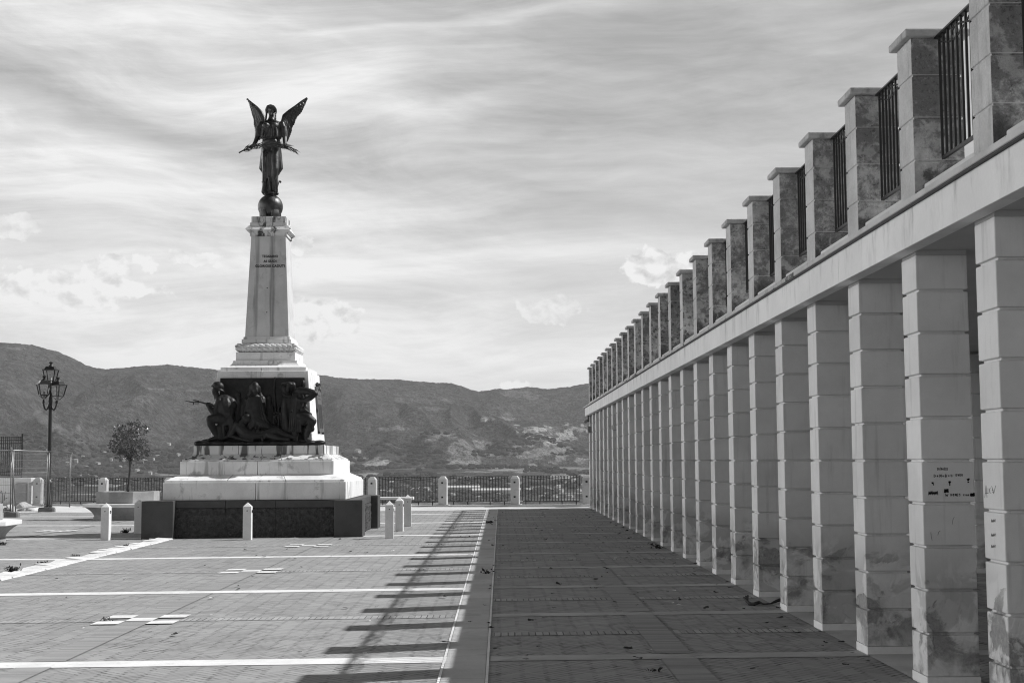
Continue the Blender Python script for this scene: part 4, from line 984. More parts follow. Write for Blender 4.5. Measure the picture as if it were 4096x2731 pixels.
# bronze roll of honour on the right face of the die
pq = thing('name_plaque', (CX+1.12, CY, 2.3), 'narrow bronze scroll plaque with two columns of names on the sunlit side of the monument', 'plaque')
def sx(z): return CX+(2.315+(2.056-2.315)*(z-1.9625)/(3.661-1.9625))/2
def sbox(m_, y0, y1, z0, z1, d0, d1):
    m_.add([(sx(z)+d, y, z) for z in (z0, z1) for d, y in ((d0, y0), (d1, y0), (d1, y1), (d0, y1))], [(3, 2, 1, 0), (4, 5, 6, 7), (0, 1, 5, 4), (1, 2, 6, 5), (2, 3, 7, 6), (3, 0, 4, 7)]); return m_
def side(cx, cy):
    d = ray(1240+cx/5.23, 1480+cy/5.23); z = 2.8
    for i in range(20): t_ = sx(z)/d.x; P = d*t_+Vector((0, 0, CAM_H)); z = P.z
    return P
pa, pb, pc = side(60, 330), side(160, 1290), side(245, 1290)
y0, y1, z1, z0 = pb.y, pc.y, pa.z, pb.z
sbox(MB(), y0, y1, z0, z1, .001, .05).build('tablet', 'plaque_bronze', pq, bevel=.006)
m_ = MB()
for i in range(18):
    z = z1-.42-(z1-.42-z0-.10)*i/17
    for a, b in ((.10, .46), (.54, .92)): sbox(m_, y0+(y1-y0)*a, y0+(y1-y0)*(b-.08*random.random()), z-.012, z+.014, .0505, .054)
for z in (z1-.20, z1-.28): sbox(m_, y0+(y1-y0)*.25, y0+(y1-y0)*.75, z-.012, z+.014, .0505, .054)
m_.build('name_lines', 'bronze_dark', pq)
m_ = MB()
for i in range(18): m_.ell((sx(z1)+.03+.02*random.random(), y0+(y1-y0)*random.uniform(.1, .9), z1+random.uniform(-.10, .13)), (.03, .045, .05), 8, 6)
for y in (y0, y1): m_.ell((sx(z1-.5)+.03, y, z1-.55), (.025, .03, .06), 8, 6); m_.ell((sx(z0)+.03, y, z0-.01), (.028, .04, .05), 10, 8)
sculpt(m_, 'ornament', 'bronze_dark', pq, .012, 1)

# ------------------------------------------------------------------ bollards
def bollard_mesh():
    t = thing('bollard', (0, 0, 0), 'x', 'bollard', 'stone bollards round the monument')
    mb = MB(); a = .088
    mb.loft([[(sx_*w, sy_*w, z) for sx_, sy_ in ((-1, -1), (1, -1), (1, 1), (-1, 1))] for w, z in ((a, -.03), (a, .69), (a*.98, .705), (.004, .79))])
    mb.build('post', 'white_stone', t, bevel=.012)
    m_ = MB()
    for i in range(13): pass
    m_.tube([(a+.006, .028*math.cos(2*math.pi*i/12), .60+.028*math.sin(2*math.pi*i/12)) for i in range(13)], .006, 6)
    m_.tube([(0, -a-.002, .615), (0, -a+.02, .615)], .013, 8)
    m_.build('chain_ring', 'iron', t); return t
bl = bollard_mesh()
for i, (x, y, lab) in enumerate([(-5.39, 30.55, 'white stone bollard standing in front of the dark monument base'), (-2.36, 30.40, 'nearest of the three white bollards right of the monument'),
                                 (-2.37, 33.55, 'middle one of the three white bollards right of the monument'), (-2.33, 35.90, 'farthest of the three white bollards right of the monument'),
                                 (-8.50, 30.92, 'free-standing white stone bollard left of the monument, before the planter'), (-8.52, 33.80, 'white stone bollard close behind the left corner of the monument base')]):
    c = bl if i == 0 else copy_tree(bl)
    c.location = (x, y, gz(x)); c['label'] = lab; c.rotation_euler.z = R(random.uniform(-3, 3))

# ------------------------------------------------------------------ terrace railing: stone posts and iron panels
def on_rail(x, y):
    d = ray(x, y); t_ = (49.0+.235*2.7)/(d.y+.235*d.x); return d*t_+Vector((0, 0, CAM_H))
RA = math.atan2(.235, -1.0)                                   # direction of the line towards the left
posts_px = [2348, 2060.7, 1772, 1490, 1208, 935, 676, 414, 154]
PXS = [on_rail(p, 1950) for p in posts_px]
post_lab = ['stone railing post beside the far foot of the arcade', 'stone railing post between the first and second iron panels from the arcade', 'stone railing post right of the back bench, third from the arcade', 'stone railing post partly hidden by the stepped corner of the monument',
            'stone railing post behind the right half of the monument', 'stone railing post behind the left half of the monument', 'stone railing post peeping over the left end of the lower monument step', 'stone railing post behind the planter left of the monument', 'stone railing post at the end of the low white wall']
def stone_post():
    t = thing('stone_post', (0, 0, 0), 'x', 'post', 'stone posts of the terrace railing')
    mb = MB(); a = .142
    mb.loft([[(sx_*w, sy_*w, z) for sx_, sy_ in ((-1, -1), (1, -1), (1, 1), (-1, 1))] for w, z in ((a, .1), (a, .985), (a*.55, 1.085))])
    mb.build('shaft', 'post_stone', t, bevel=.014)
    MB().box(-.215, .215, -.215, .215, -.05, .0995).build('base', 'edge_stone', t, bevel=.012)
    m_ = MB()
    for z in (.36, .86):
        for y in (-1, 1): m_.box(-.035, .035, y*a-.006 if y < 0 else a-.03, y*a+.03 if y < 0 else a+.006, z-.03, z+.03)
    m_.build('socket', 'iron', t); return t
st = stone_post()
for i, P in enumerate(PXS):
    c = st if i == 0 else copy_tree(st)
    c.location = (P.x, rail_y(P.x), gz(P.x)); c.rotation_euler.z = -.16; c['label'] = post_lab[i]
kb = MB()
for x0, x1 in zip([-31]+[p.x for p in reversed(PXS)], [p.x for p in reversed(PXS)]+[3.4]):
    n_ = Vector((.235, 1, 0)).normalized()*.19
    a, b = Vector((x0+.01, rail_y(x0+.01), 0)), Vector((x1-.01, rail_y(x1-.01), 0))
    kb.add([a-n_+Vector((0, 0, gz(a.x)-.05)), b-n_+Vector((0, 0, gz(b.x)-.05)), b+n_+Vector((0, 0, gz(b.x)-.05)), a+n_+Vector((0, 0, gz(a.x)-.05)), a-n_+Vector((0, 0, gz(a.x)+.085)), b-n_+Vector((0, 0, gz(b.x)+.085)), b+n_+Vector((0, 0, gz(b.x)+.085)), a+n_+Vector((0, 0, gz(a.x)+.085))],
           [(3, 2, 1, 0), (4, 5, 6, 7), (0, 1, 5, 4), (1, 2, 6, 5), (2, 3, 7, 6), (3, 0, 4, 7)])
kind(kb.build('terrace_kerb', 'edge_stone', bevel=.015), 'structure')
pan_lab = ['black iron terrace railing panel directly left of the arcade', 'black iron terrace railing panel second from the arcade', 'black iron terrace railing panel behind the three bollards and the back bench', 'black iron terrace railing panel just showing past the right of the monument',
           'black iron terrace railing panel behind the middle of the monument', 'black iron terrace railing panel just showing left of the monument steps', 'black iron terrace railing panel behind the tree planter', 'black iron terrace railing panel behind the lamp post and the wire fence']
pn0 = None
for i, (A, B) in enumerate(zip(PXS[:-1], PXS[1:])):
    a = Vector((A.x, rail_y(A.x), 0)); b = Vector((B.x, rail_y(B.x), 0)); d = (b-a); Lg = d.length-.42; d.normalize()
    if pn0 is None: pn0 = railing('terrace_railing', Lg, 1.0, 20, .11, pan_lab[0], 'iron panels of the terrace railing', bar=.018, ringr=.07); c = pn0; L0 = Lg
    else: c = copy_tree(pn0)
    s_ = a+d*.21; c.location = (s_.x, s_.y, (gz(A.x)+gz(B.x))/2+.08); c.scale = (1, Lg/L0, 1)
    c.rotation_euler.z = math.atan2(d.y, d.x)-math.pi/2; c['label'] = pan_lab[i]

# ------------------------------------------------------------------ bench at the railing
P = at(1400+600/2.352, 1850+320/2.352, 46.9)
bx1, bz = P.x, P.z
t = thing('stone_bench', (bx1-1.1, 46.9, gz(bx1)), 'white stone bench at the railing behind the three bollards', 'bench')
MB().box(bx1-2.2, bx1, 46.68, 47.12, bz-.085, bz).build('seat', 'white_stone', t, bevel=.012)
for a in (bx1-.45, bx1-1.95):
    MB().frus((a, a+.2, 46.78, 47.02), gz(bx1)-.02, (a-.05, a+.28, 46.72, 47.08), bz-.0855).build('leg', 'white_stone', t, bevel=.01)

# ------------------------------------------------------------------ octagonal planter seats
def octa(r, cx=0, cy=0, ch_=.414):
    a = r; b = r*ch_
    return [(cx-b, cy-a), (cx+b, cy-a), (cx+a, cy-b), (cx+a, cy+b), (cx+b, cy+a), (cx-b, cy+a), (cx-a, cy+b), (cx-a, cy-b)]
def planter(cx, cy, label, z0, with_box=True):
    t = thing('planter_seat', (cx, cy, z0), label, 'planter')
    m_ = MB(); prof = [(.90, -.03), (.90, .09), (.88, .10), (.90, .16), (.96, .24), (1.04, .31), (1.13, .372)]
    m_.loft([[(x, y, z0+z) for x, y in octa(r, cx, cy)] for r, z in prof]); m_.build('pedestal', 'planter_stone', t)
    m_ = MB(); m_.prism(octa(1.19, cx, cy), z0+.3725, z0+.47); m_.build('seat', 'white_stone', t, bevel=.014)
    if with_box:
        m_ = MB(); o_, i_ = octa(.835, cx, cy), octa(.70, cx, cy); n = 8
        vs = [(x, y, z0+.4705) for x, y in o_]+[(x, y, z0+.81) for x, y in o_]+[(x, y, z0+.81) for x, y in i_]+[(x, y, z0+.60) for x, y in i_]
        fs = [(i, (i+1) % n, n+(i+1) % n, n+i) for i in range(n)]+[(n+i, n+(i+1) % n, 2*n+(i+1) % n, 2*n+i) for i in range(n)]+[(2*n+i, 2*n+(i+1) % n, 3*n+(i+1) % n, 3*n+i) for i in range(n)]+[tuple(range(n))]
        m_.add(vs, fs); m_.build('box', 'planter_stone', t, bevel=.014)
        m_ = MB(); m_.prism(octa(.69, cx, cy), z0+.6, z0+.77); m_.build('soil', 'soil', t)
    return t
TC = gnd(400+345/3.135, 1650+1352/3.135); TX, TY = at(513, 1975, 41.9).x, 41.9
planter(TX, TY, 'octagonal stone planter seat holding the small tree left of the monument', gz(TX))
planter(-11.25, 29.7, 'octagonal stone planter seat cut off by the left picture edge', gz(-11.2))

# small evergreen tree in the planter
tr = thing('tree', (TX, TY, gz(TX)+.77), 'small round evergreen tree on a thin bare stem in the stone planter', 'tree')
def tp(x, y, d=0.0): return at(400+x/3.135, 1650+y/3.135, TY+d)
m_ = MB()
m_.tube([tp(350, 1010), tp(352, 950), tp(362, 860), tp(370, 760), tp(374, 690), tp(372, 640), tp(372, 560)], [.042, .036, .034, .034, .032, .033, .028], 10)
limbs = []
for x, y, d in ((300, 500, -.1), (230, 400, .1), (250, 280, -.2), (330, 260, .25), (420, 240, -.1), (480, 330, .2), (520, 420, -.15), (490, 520, .1), (560, 230, .0), (200, 480, .15), (600, 510, 0), (140, 410, -.05), (400, 130, .05), (540, 150, .1), (460, 180, .2)):
    a = tp(372, random.uniform(560, 640)); b = tp(x, y, d); m = a.lerp(b, .5)+Vector((0, 0, .08)); m_.tube([a, m, b], [.016, .010, .004], 6); limbs.append((a, m, b))
m_.build('trunk', 'bark', tr, smooth=True)
m_ = MB()
clumps = [(250, 250, 0, .20), (330, 240, .2, .22), (250, 340, -.2, .24), (370, 350, -.25, .27), (460, 330, .1, .22), (440, 200, .0, .17), (480, 150, 0, .13), (520, 170, .1, .12), (300, 430, .1, .26), (420, 450, -.2, .25), (220, 480, -.1, .18), (530, 400, .1, .18),
          (500, 500, -.1, .18), (300, 530, 0, .18), (420, 580, -.1, .17), (150, 415, 0, .11), (560, 440, .1, .13), (590, 505, 0, .08), (400, 150, .1, .11), (565, 250, 0, .07), (590, 210, 0, .06), (520, 580, 0, .10), (230, 540, .1, .12), (360, 460, .3, .2), (360, 300, .3, .2), (190, 330, .05, .12), (215, 190, 0, .09), (110, 412, 0, .06), (620, 500, 0, .06), (130, 470, 0, .07)]
for x, y, d, r in clumps:
    c = tp(x, y, d); n = int(random.uniform(55, 110)*(r/.2)**2.1)+12
    for i in range(n):
        v = Vector((random.gauss(0, 1), random.gauss(0, 1), random.gauss(0, 1))).normalized()*r*(random.random()**.45); p = c+v
        dr = (v.normalized()*.8+Vector((random.gauss(0, .6), random.gauss(0, .6), random.gauss(.25, .5)))).normalized(); l = random.uniform(.055, .10); w = l*.24
        s_ = dr.cross(Vector((random.gauss(0, 1), random.gauss(0, 1), random.gauss(0, 1)))).normalized(); u = s_.cross(dr)
        m_.add([p, p+dr*l*.5+s_*w+u*.006, p+dr*l, p+dr*l*.5-s_*w+u*.006], [(0, 1, 2), (0, 2, 3)])
cr = m_.build('crown', 'leaf', tr)

# ------------------------------------------------------------------ three-armed street lamp
LY = 48.9; LB = gnd(600/3.135, 1700+1072/3.135)
def lp(x, y, d=0.0): return at(100+x/5.227, 1420+y/5.227, LY+d)
lx = lp(520, 1400).x; lz = gz(lx)
lm = thing('street_lamp', (lx, LY, lz), 'black iron street lamp with three glass lanterns behind the wire fence', 'street lamp')
zt = lp(530, 1080).z; ztop = lp(535, 560).z
m_ = MB(); m_.lathe([(.0, 0), (.21, 0), (.21, .06), (.15, .1), (.13, .2), (.15, .24), (.13, .3), (.115, .85), (.125, .92), (.15, .95), (.15, .99), (.11, 1.02), (.075, 1.1), (.07, 1.6), (.062, zt-lz-.1), (.062, zt-lz), (.085, zt-lz+.02), (.085, zt-lz+.06), (.05, zt-lz+.1), (.075, zt-lz+.17), (.075, zt-lz+.3), (.04, zt-lz+.36), (.034, ztop-lz), (0, ztop-lz)], (lx, LY, lz), 20)
m_.build('post', 'iron_post', lm, smooth=True)
def lantern(c, hw, parent, yaw=0.0):
    """hexagon-free square lantern: c = centre of the eave plate"""
    t = bpy.data.objects.new('lantern', None); COL.objects.link(t); t.parent = parent; t.location = Vector(c)-root_loc(parent)
    rt = Matrix.Rotation(yaw, 3, 'Z'); o = Vector(c)
    def q(w, z): return [o+rt @ Vector((a*w, b*w, z)) for a, b in ((-1, -1), (1, -1), (1, 1), (-1, 1))]
    b_, h = hw*.62, hw*1.78
    m_ = MB(); m_.loft([q(hw*1.06, -.012), q(hw*1.06, .012)]); m_.loft([q(hw*.80, .0125), q(hw*.62, hw*.50), q(hw*.62, hw*.55)])
    m_.loft([[o+rt @ Vector((r*math.cos(2*math.pi*i/16), r*math.sin(2*math.pi*i/16), z)) for i in range(16)] for r, z in ((hw*.40, hw*.55), (hw*.30, hw*.72), (hw*.14, hw*.90), (hw*.14, hw*.96), (hw*.28, hw*1.05), (hw*.34, hw*1.14), (hw*.26, hw*1.24), (hw*.10, hw*1.30), (.004, hw*1.33))])
    m_.build('roof', 'iron_post', t)
    m_ = MB(); up, dn = q(hw*.96, -.0125), q(b_, -h)
    for a, b in zip(up, dn): m_.bar(a, b, .030)
    for i in range(4): m_.bar(dn[i], dn[(i+1) % 4], .024)
    for a in dn: m_.tube([a, a.lerp(o+Vector((0, 0, -h-.13)), .35)+Vector((0, 0, -.012)), a.lerp(o+Vector((0, 0, -h-.13)), .75)+Vector((0, 0, -.02)), o+Vector((0, 0, -h-.14))], .012, 6)
    m_.build('frame', 'iron_post', t)
    m_ = MB(); up, dn = q(hw*.93, -.014), q(b_*.96, -h+.004)
    for i in range(4): m_.add([up[i], up[(i+1) % 4], dn[(i+1) % 4], dn[i]], [(0, 1, 2, 3)])
    m_.build('glass', 'lantern_glass', t)
    m_ = MB(); m_.lathe([(0, -h-.16), (.05, -h-.15), (.055, -h-.06), (.04, -h-.02), (.032, -h), (.032, -h+.11), (0, -h+.11)], o, 12); m_.build('lamp_holder', 'galvanised', t, smooth=True)
    return t
cT = lp(540, 308); hw = (lp(675, 308).x-lp(400, 308).x)/2*.95
lantern(cT, hw, lm)
cLn, cRn = lp(398, 598, -.25), lp(690, 628, -.12)
lantern(cLn, hw, lm, R(28)); lantern(cRn, hw, lm, R(-20))
m_ = MB()
for c, xs in ((cLn, ((385, 980), (390, 1040), (410, 1110), (440, 1145), (475, 1120), (500, 1050), (515, 985))), (cRn, ((655, 990), (650, 1050), (630, 1115), (605, 1150), (580, 1125), (560, 1070), (550, 1000)))):
    e = c-Vector((0, 0, hw*1.78+.14)); pts = [e]+[lp(x, y, (c.y-LY)*(1-i/6)) for i, (x, y) in enumerate(xs)]
    a_ = MB(); a_.tube(pts, .03, 10); a_.ell(pts[1], (.045, .045, .07)); a_.build('arm', 'iron_post', lm, smooth=True)
m_.tube([cT-Vector((0, 0, hw*1.78+.14)), Vector((lx, LY, ztop-.05))], .03, 10); m_.build('top_arm', 'iron_post', lm, smooth=True)

# ------------------------------------------------------------------ site fence of wire panels on concrete feet
def fp(x, y, d): return at(x/3.135, 1700+y/3.135, d)
gA, gB, gC = Vector((-14.85, 43.6, 0)), Vector((-15.15, 47.9, 0)), Vector((-14.19, 47.35, 0))
for v in (gA, gB, gC): v.z = gz(v.x)
FH = 1.86
g0 = Vector((-17.3, 43.9, gz(-17.3)))
def wire_panel(a, b, label, za, zb_):
    t = thing('wire_fence_panel', (a+b)/2, label, 'fence', 'site fence panels')
    A, B = a+Vector((0, 0, .06)), b+Vector((0, 0, .06)); A1, B1 = Vector((a.x, a.y, za)), Vector((b.x, b.y, zb_)); u = (B-A).normalized()
    MB().tube([A+u*.05+Vector((0, 0, .12)), A1+u*.05], .022, 8).tube([B-u*.05+Vector((0, 0, .12)), B1-u*.05], .022, 8).tube([A1-u*0.02, B1+u*.02], .022, 8).tube([A+u*.05+Vector((0, 0, .16)), B-u*.05+Vector((0, 0, .16))], .014, 8).build('frame', 'galvanised', t, smooth=True)
    m_ = MB(); n = max(8, int((B-A).length/.055))
    for i in range(1, n):
        f = i/n; m_.tube([A.lerp(B, f)+Vector((0, 0, .16)), A1.lerp(B1, f)], .0026, 3)
    for f in (.12, .28, .42, .56, .70, .84, .95):
        p, q = (A+Vector((0, 0, .16))).lerp(A1, f), (B+Vector((0, 0, .16))).lerp(B1, f); m_.tube([p, p.lerp(q, .5)+Vector((0, 0, .01*random.uniform(-1, 1))), q], .0045, 4)
    m_.build('wire_mesh', 'wire', t); return t
tops = [fp(155, 315, gA.y).z, fp(590, 330, gB.y).z, fp(905, 350, gC.y).z]
wire_panel(g0, gA, 'wire fence panel running off the left picture edge', fp(0, 342, g0.y).z, tops[0])
wire_panel(gA, gB, 'wide wire fence panel in front of the low white wall', tops[0], tops[1])
wire_panel(gB, gC, 'short wire fence panel right of the lamp post', tops[1], tops[2])
m0 = None
for i, (p, lab) in enumerate(((gA, 'grey concrete fence foot nearest the left planter seat'), (gB, 'grey concrete fence foot at the base of the street lamp'))):
    t = thing('fence_foot', p, lab, 'fence foot', 'concrete fence feet')
    m_ = MB(); n = 12
    w = .46 if i == 0 else .56
    m_.loft([[(p.x+(w*.5*k)*math.copysign(abs(math.cos(a))**.5, math.cos(a)), p.y+(.13*k)*math.copysign(abs(math.sin(a))**.5, math.sin(a)), p.z+z) for a in [2*math.pi*j/n+.1 for j in range(n)]] for k, z in ((1, -.01), (1, .10), (.93, .145), (.8, .16))])
    m_.build('block', 'concrete_foot', t, bevel=.01)
    MB().tube([p+Vector((.03, 0, .161)), p+Vector((.02, 0, .42))], .03, 8).build('socket', 'galvanised', t)
    # leaning brace tube of the next panel
    MB().tube([p+Vector((.14, -.05, .16)), Vector((p.x-.05, p.y-.02, tops[i]+.1))], .02, 8).build('brace', 'galvanised', t, smooth=True)

# low white wall with an iron fence and its spiked fan
wl = thing('low_wall', (-20, rail_y(-20), gz(-20)), 'low white rendered wall with capping behind the wire fence', 'wall')
wx1 = on_rail(425/3.135, 1950).x; n_ = Vector((.235, 1, 0)).normalized()
def wallbox(m_, xa, xb, hw_, z0, z1):
    P = []
    for z in (z0, z1):
        for x, s in ((xa, -1), (xb, -1), (xb, 1), (xa, 1)): P.append(Vector((x, rail_y(x), 0))+n_*hw_*s+Vector((0, 0, gz(x)+z)))
    m_.add(P, [(3, 2, 1, 0), (4, 5, 6, 7), (0, 1, 5, 4), (1, 2, 6, 5), (2, 3, 7, 6), (3, 0, 4, 7)]); return m_
wallbox(MB(), -30, wx1-.12, .14, -.03, .90).build('wall', 'white_stone', wl, bevel=.01)
wallbox(MB(), -30, wx1, .21, .9005, 1.07).build('capping', 'white_stone', wl, bevel=.03)
wallbox(MB(), wx1-.62, wx1-.18, .25, -.03, .86).build('buttress', 'planter_stone', wl, bevel=.02)
m_ = MB(); P = on_rail(25/3.135, 1700+880/3.135)
fo = lambda x, y: on_rail(x/3.135, 1700+y/3.135)-n_*.143
for pts in ([(22, 960), (25, 850), (45, 820), (60, 870), (62, 960), (45, 975)], [(95, 920), (120, 905)], [(80, 940), (85, 880), (95, 830)]): m_.tube([fo(*p) for p in pts], .012, 5)
m_.build('graffiti', 'pencil', wl)
t = thing('spiked_iron_fence', (-20, rail_y(-20), gz(-20)+1.07), 'tall dark iron fence with spikes standing on the low white wall', 'fence')
gt = fo(285, 120); gx1 = fo(285, 400).x; zt_ = gt.z; zb2 = gz(-20)+1.0705
def fl_(x, dz): return Vector((x, rail_y(x), dz))
for x in (gx1, gx1-1.02, gx1-2.0, gx1-3.0, gx1-4.0, gx1-5.0): MB().bar(fl_(x, zb2), fl_(x, zt_+.04), .05).build('post', 'iron', t)
for i in range(1, 60):
    if i % 12 == 0: continue
    MB().bar(fl_(gx1-i*.085, zb2+.1), fl_(gx1-i*.085, zt_-.06), .022).build('bar', 'iron', t)
for z in (zb2+.10, zb2+.22, zb2+(zt_-zb2)*.80, zb2+(zt_-zb2)*.87, zt_-.10): MB().bar(fl_(gx1-5, z), fl_(gx1, z), .03).build('rail', 'iron', t)
m_ = MB(); zc = zb2+(zt_-zb2)*.48; Rr = (zt_-zb2)*.38; q0 = fl_(gx1, zc)
out = Vector((.35, -.94, 0)).normalized()
m_.tube([q0+out*Rr*math.sin(math.pi*i/20)+Vector((0, 0, Rr*math.cos(math.pi*i/20))) for i in range(21)], .022, 6)
for i in range(1, 20, 1): m_.tube([q0, q0+(out*math.sin(math.pi*i/20)+Vector((0, 0, math.cos(math.pi*i/20))))*(Rr+.12)], .010, 5)
m_.build('spiked_fan', 'iron', t)

# heap under plastic sheeting by the wall
t = thing('covered_heap', (-16.4, 48.6, gz(-16)), 'heap of rubble bags under pale plastic sheeting at the foot of the wall', 'heap')
m_ = MB(); hp = lambda x, y, d: fp(x, y, d)
for x, y, r in ((330, 1030, 52), (270, 1040, 56), (400, 1050, 44), (440, 1060, 34), (300, 1000, 34), (230, 1060, 46), (350, 1070, 46), (290, 985, 26)):
    c = hp(x, y, 49.3); m_.ell(c, (r/3.135*49/5689*1.25, .42, r/3.135*49/5689*.95), 14, 9)
sculpt(m_, 'plastic_sheet', 'plastic_sheet', t, .03, 2)
m_ = MB()
for x, y, r in ((60, 1060, 34), (100, 1080, 30), (140, 1040, 30), (150, 1090, 24), (40, 1090, 22), (120, 1010, 20), (175, 1070, 22)):
    c = hp(x, y, 47.9); m_.ell(c, (r/3.135*49/5689*1.2, .3, r/3.135*49/5689), 12, 8)
sculpt(m_, 'rubble_bag', 'plastic_sheet', t, .03, 1)

# ------------------------------------------------------------------ litter, leaves and weeds
def leaf_mesh(name, mat, L_, W_, curl, kinks=3):
    mb = MB(); vs = []; n = 5
    for i in range(n+1):
        f = i/n; w = W_*math.sin(math.pi*min(.98, .06+f*.92))**.7; z = .004+curl*abs(f-.5)**1.3*.9*L_*(1 if f > .5 else .3)+random.uniform(0, .006)
        vs += [((f-.5)*L_, -w, z+.35*curl*w*random.uniform(.2, 1.6)), ((f-.5)*L_, .15*w, z), ((f-.5)*L_, w, z+.35*curl*w*random.uniform(-.2, 1.6))]
    fs = []
    for i in range(n):
        for k in (0, 1): fs.append((i*3+k, i*3+3+k, i*3+4+k, i*3+1+k))
    return mb.add(vs, fs).mesh(name, mat, (0, 0, 0), False)
lms = [leaf_mesh('fallen_leaf', 'dry_leaf', random.uniform(.07, .11), random.uniform(.018, .032), random.uniform(.1, .5)) for _ in range(5)]
pms = [leaf_mesh('paper_scrap', 'paper', random.uniform(.05, .08), random.uniform(.02, .03), random.uniform(.1, .3)) for _ in range(3)]
def scatter(n, fn, meshes, name, label, cat, group):
    for i in range(n):
        x, y = fn(); o = bpy.data.objects.new(name, meshes[i % len(meshes)]); COL.objects.link(o)
        o.location = (x, y, gz(x)+.012); o.rotation_euler = (random.uniform(-.15, .15), random.uniform(-.15, .15), random.uniform(0, 6.3)); s = random.choice((.5, .6, .7, .85, 1.1)); o.scale = (s, s*random.uniform(.8, 1.3), s*random.uniform(.8, 1.7))
        tag(o, label, cat, group)
def f_shade():
    y = 10.5+35*random.random()**.85
    x = random.uniform(-.4, 2.9) if random.random() < .7 else 2.98-abs(random.gauss(0, .35))     # some have drifted against the pillar feet
    return x, y
def f_sun():
    y = 10.5+30*random.random()**1.1; return random.uniform(-6.8, -.5), y
scatter(240, f_shade, lms, 'fallen_leaf', 'dry dark fallen leaf lying on the shaded brick paving along the arcade', 'leaf', 'fallen leaves in the shade')
scatter(56, f_sun, lms, 'fallen_leaf', 'dry dark fallen leaf lying on the sunlit brick paving', 'leaf', 'fallen leaves in the sun')
scatter(22, f_shade, pms, 'paper_scrap', 'tiny pale scrap of litter on the shaded paving along the arcade', 'litter', 'pale scraps in the shade')
scatter(16, f_sun, pms, 'paper_scrap', 'tiny pale scrap of litter on the sunlit paving', 'litter', 'pale scraps in the sun')
# larger dried clumps
for x, y, r, lab in ((2500+318/2.614, 2131+160/2.614, .13, 'large dark dried clump lying near the middle pillars'), (1700+650/2.614, 2131+425/2.614, .10, 'dark dried clump lying on the pale border strip'), (2500+300/2.614, 2131+1455/2.614, .05, 'dark dried seed clump on the near shaded paving'), (1400+1325/2.352, 1850+572/2.352, .14, 'dark dried clump at the far end of the border strip')):
    p = gnd(x, y); m_ = MB()
    for i in range(16):
        a_ = Matrix.Translation(p+Vector((random.gauss(0, r*.55), random.gauss(0, r*.35), abs(random.gauss(0, r*.25))+.01))) @ Matrix.Rotation(random.uniform(0, 6.3), 4, 'Z') @ Matrix.Rotation(random.gauss(0, .6), 4, 'X') @ Matrix.Rotation(random.gauss(0, .6), 4, 'Y')
        l = r*random.uniform(.5, 1.0); m_.add([a_ @ Vector(q) for q in ((-l/2, 0, 0), (-l*.1, -l*.22, l*.08), (l/2, 0, .02*l), (-l*.05, l*.22, l*.1))], [(0, 1, 2), (0, 2, 3)])
    tag(m_.build('dried_clump', 'dry_leaf', off=tuple(p)), lab, 'dry leaves')
# withered branch with finger-like ends by a pillar foot
bp = lambda x, y, z=.0: gnd(2500+x/2.614, 2131+y/2.614)+Vector((0, 0, .02+z))
m_ = MB()
for e in ((1245, 740), (1262, 728), (1285, 720)): m_.chain([(bp(e[0], e[1], .05), .012), (bp(1275, 752, .02), .018), (bp(1310, 758), .02)], 6)
m_.chain([(bp(1300, 757), .02), (bp(1350, 760), .022), (bp(1400, 752, .01), .02), (bp(1450, 760), .010), (bp(1520, 756), .008), (bp(1560, 748, .01), .016), (bp(1620, 735, .02), .02)], 6)
tag(sculpt(m_, 'withered_branch', 'dry_leaf', None, .006, 1, off=(0, 0, 0)), 'dark withered branch with finger-like ends beside a pillar foot', 'branch')
def weed(x, y, n, h, lab):
    m_ = MB(); o = Vector((x, y, gz(x)))
    for i in range(n):
        a = random.uniform(0, 6.3); l = h*random.uniform(.5, 1.1); d = Vector((math.cos(a), math.sin(a), random.uniform(.5, 1.6))).normalized(); s_ = d.cross(Vector((0, 0, 1))).normalized()*.008
        b = o+Vector((random.uniform(-.06, .06), random.uniform(-.06, .06), 0)); m = b+d*l*.6; e = b+d*l+Vector((0, 0, -l*.15))
        m_.add([b-s_, b+s_, m+s_*1.3, m-s_*1.3, e], [(0, 1, 2, 3), (3, 2, 4)])
        for k in range(4):
            p = b.lerp(e, random.uniform(.3, 1)); v = Vector((random.gauss(0, 1), random.gauss(0, 1), random.gauss(.2, .6))).normalized(); q = v.cross(Vector((0, 0, 1))).normalized()*.012
            m_.add([p, p+v*.03+q, p+v*.06, p+v*.03-q], [(0, 1, 2, 3)])
    tag(m_.build('weed', 'weed', off=tuple(o)), lab, 'weed')
for px, py, n, h, lab in ((0+105/1.96, 2000+565/1.96, 40, .14, 'tuft of weeds at the near end of the white gutter stones'), (330/1.96, 2000+505/1.96, 20, .06, 'low weeds behind the near gutter stones'), (590/1.96, 2000+450/1.96, 24, .06, 'low weeds halfway along the gutter stones'), (800/1.96, 2000+408/1.96, 18, .05, 'low weeds along the farther gutter stones'), (985/1.96, 2000+255/1.96, 34, .14, 'small weed tuft beside the bollard left of the monument base'), (985/1.96, 2000+370/1.96, 22, .06, 'weeds at the far end of the gutter stones'), (15/1.96, 2000+350/1.96, 20, .10, 'weeds at the foot of the left planter seat'), (835/1.96, 2000+948/1.96, 5, .03, 'small weed growing in the nearest white tile motif')):
    p = gnd(px, py); weed(p.x, p.y, n, h, lab)

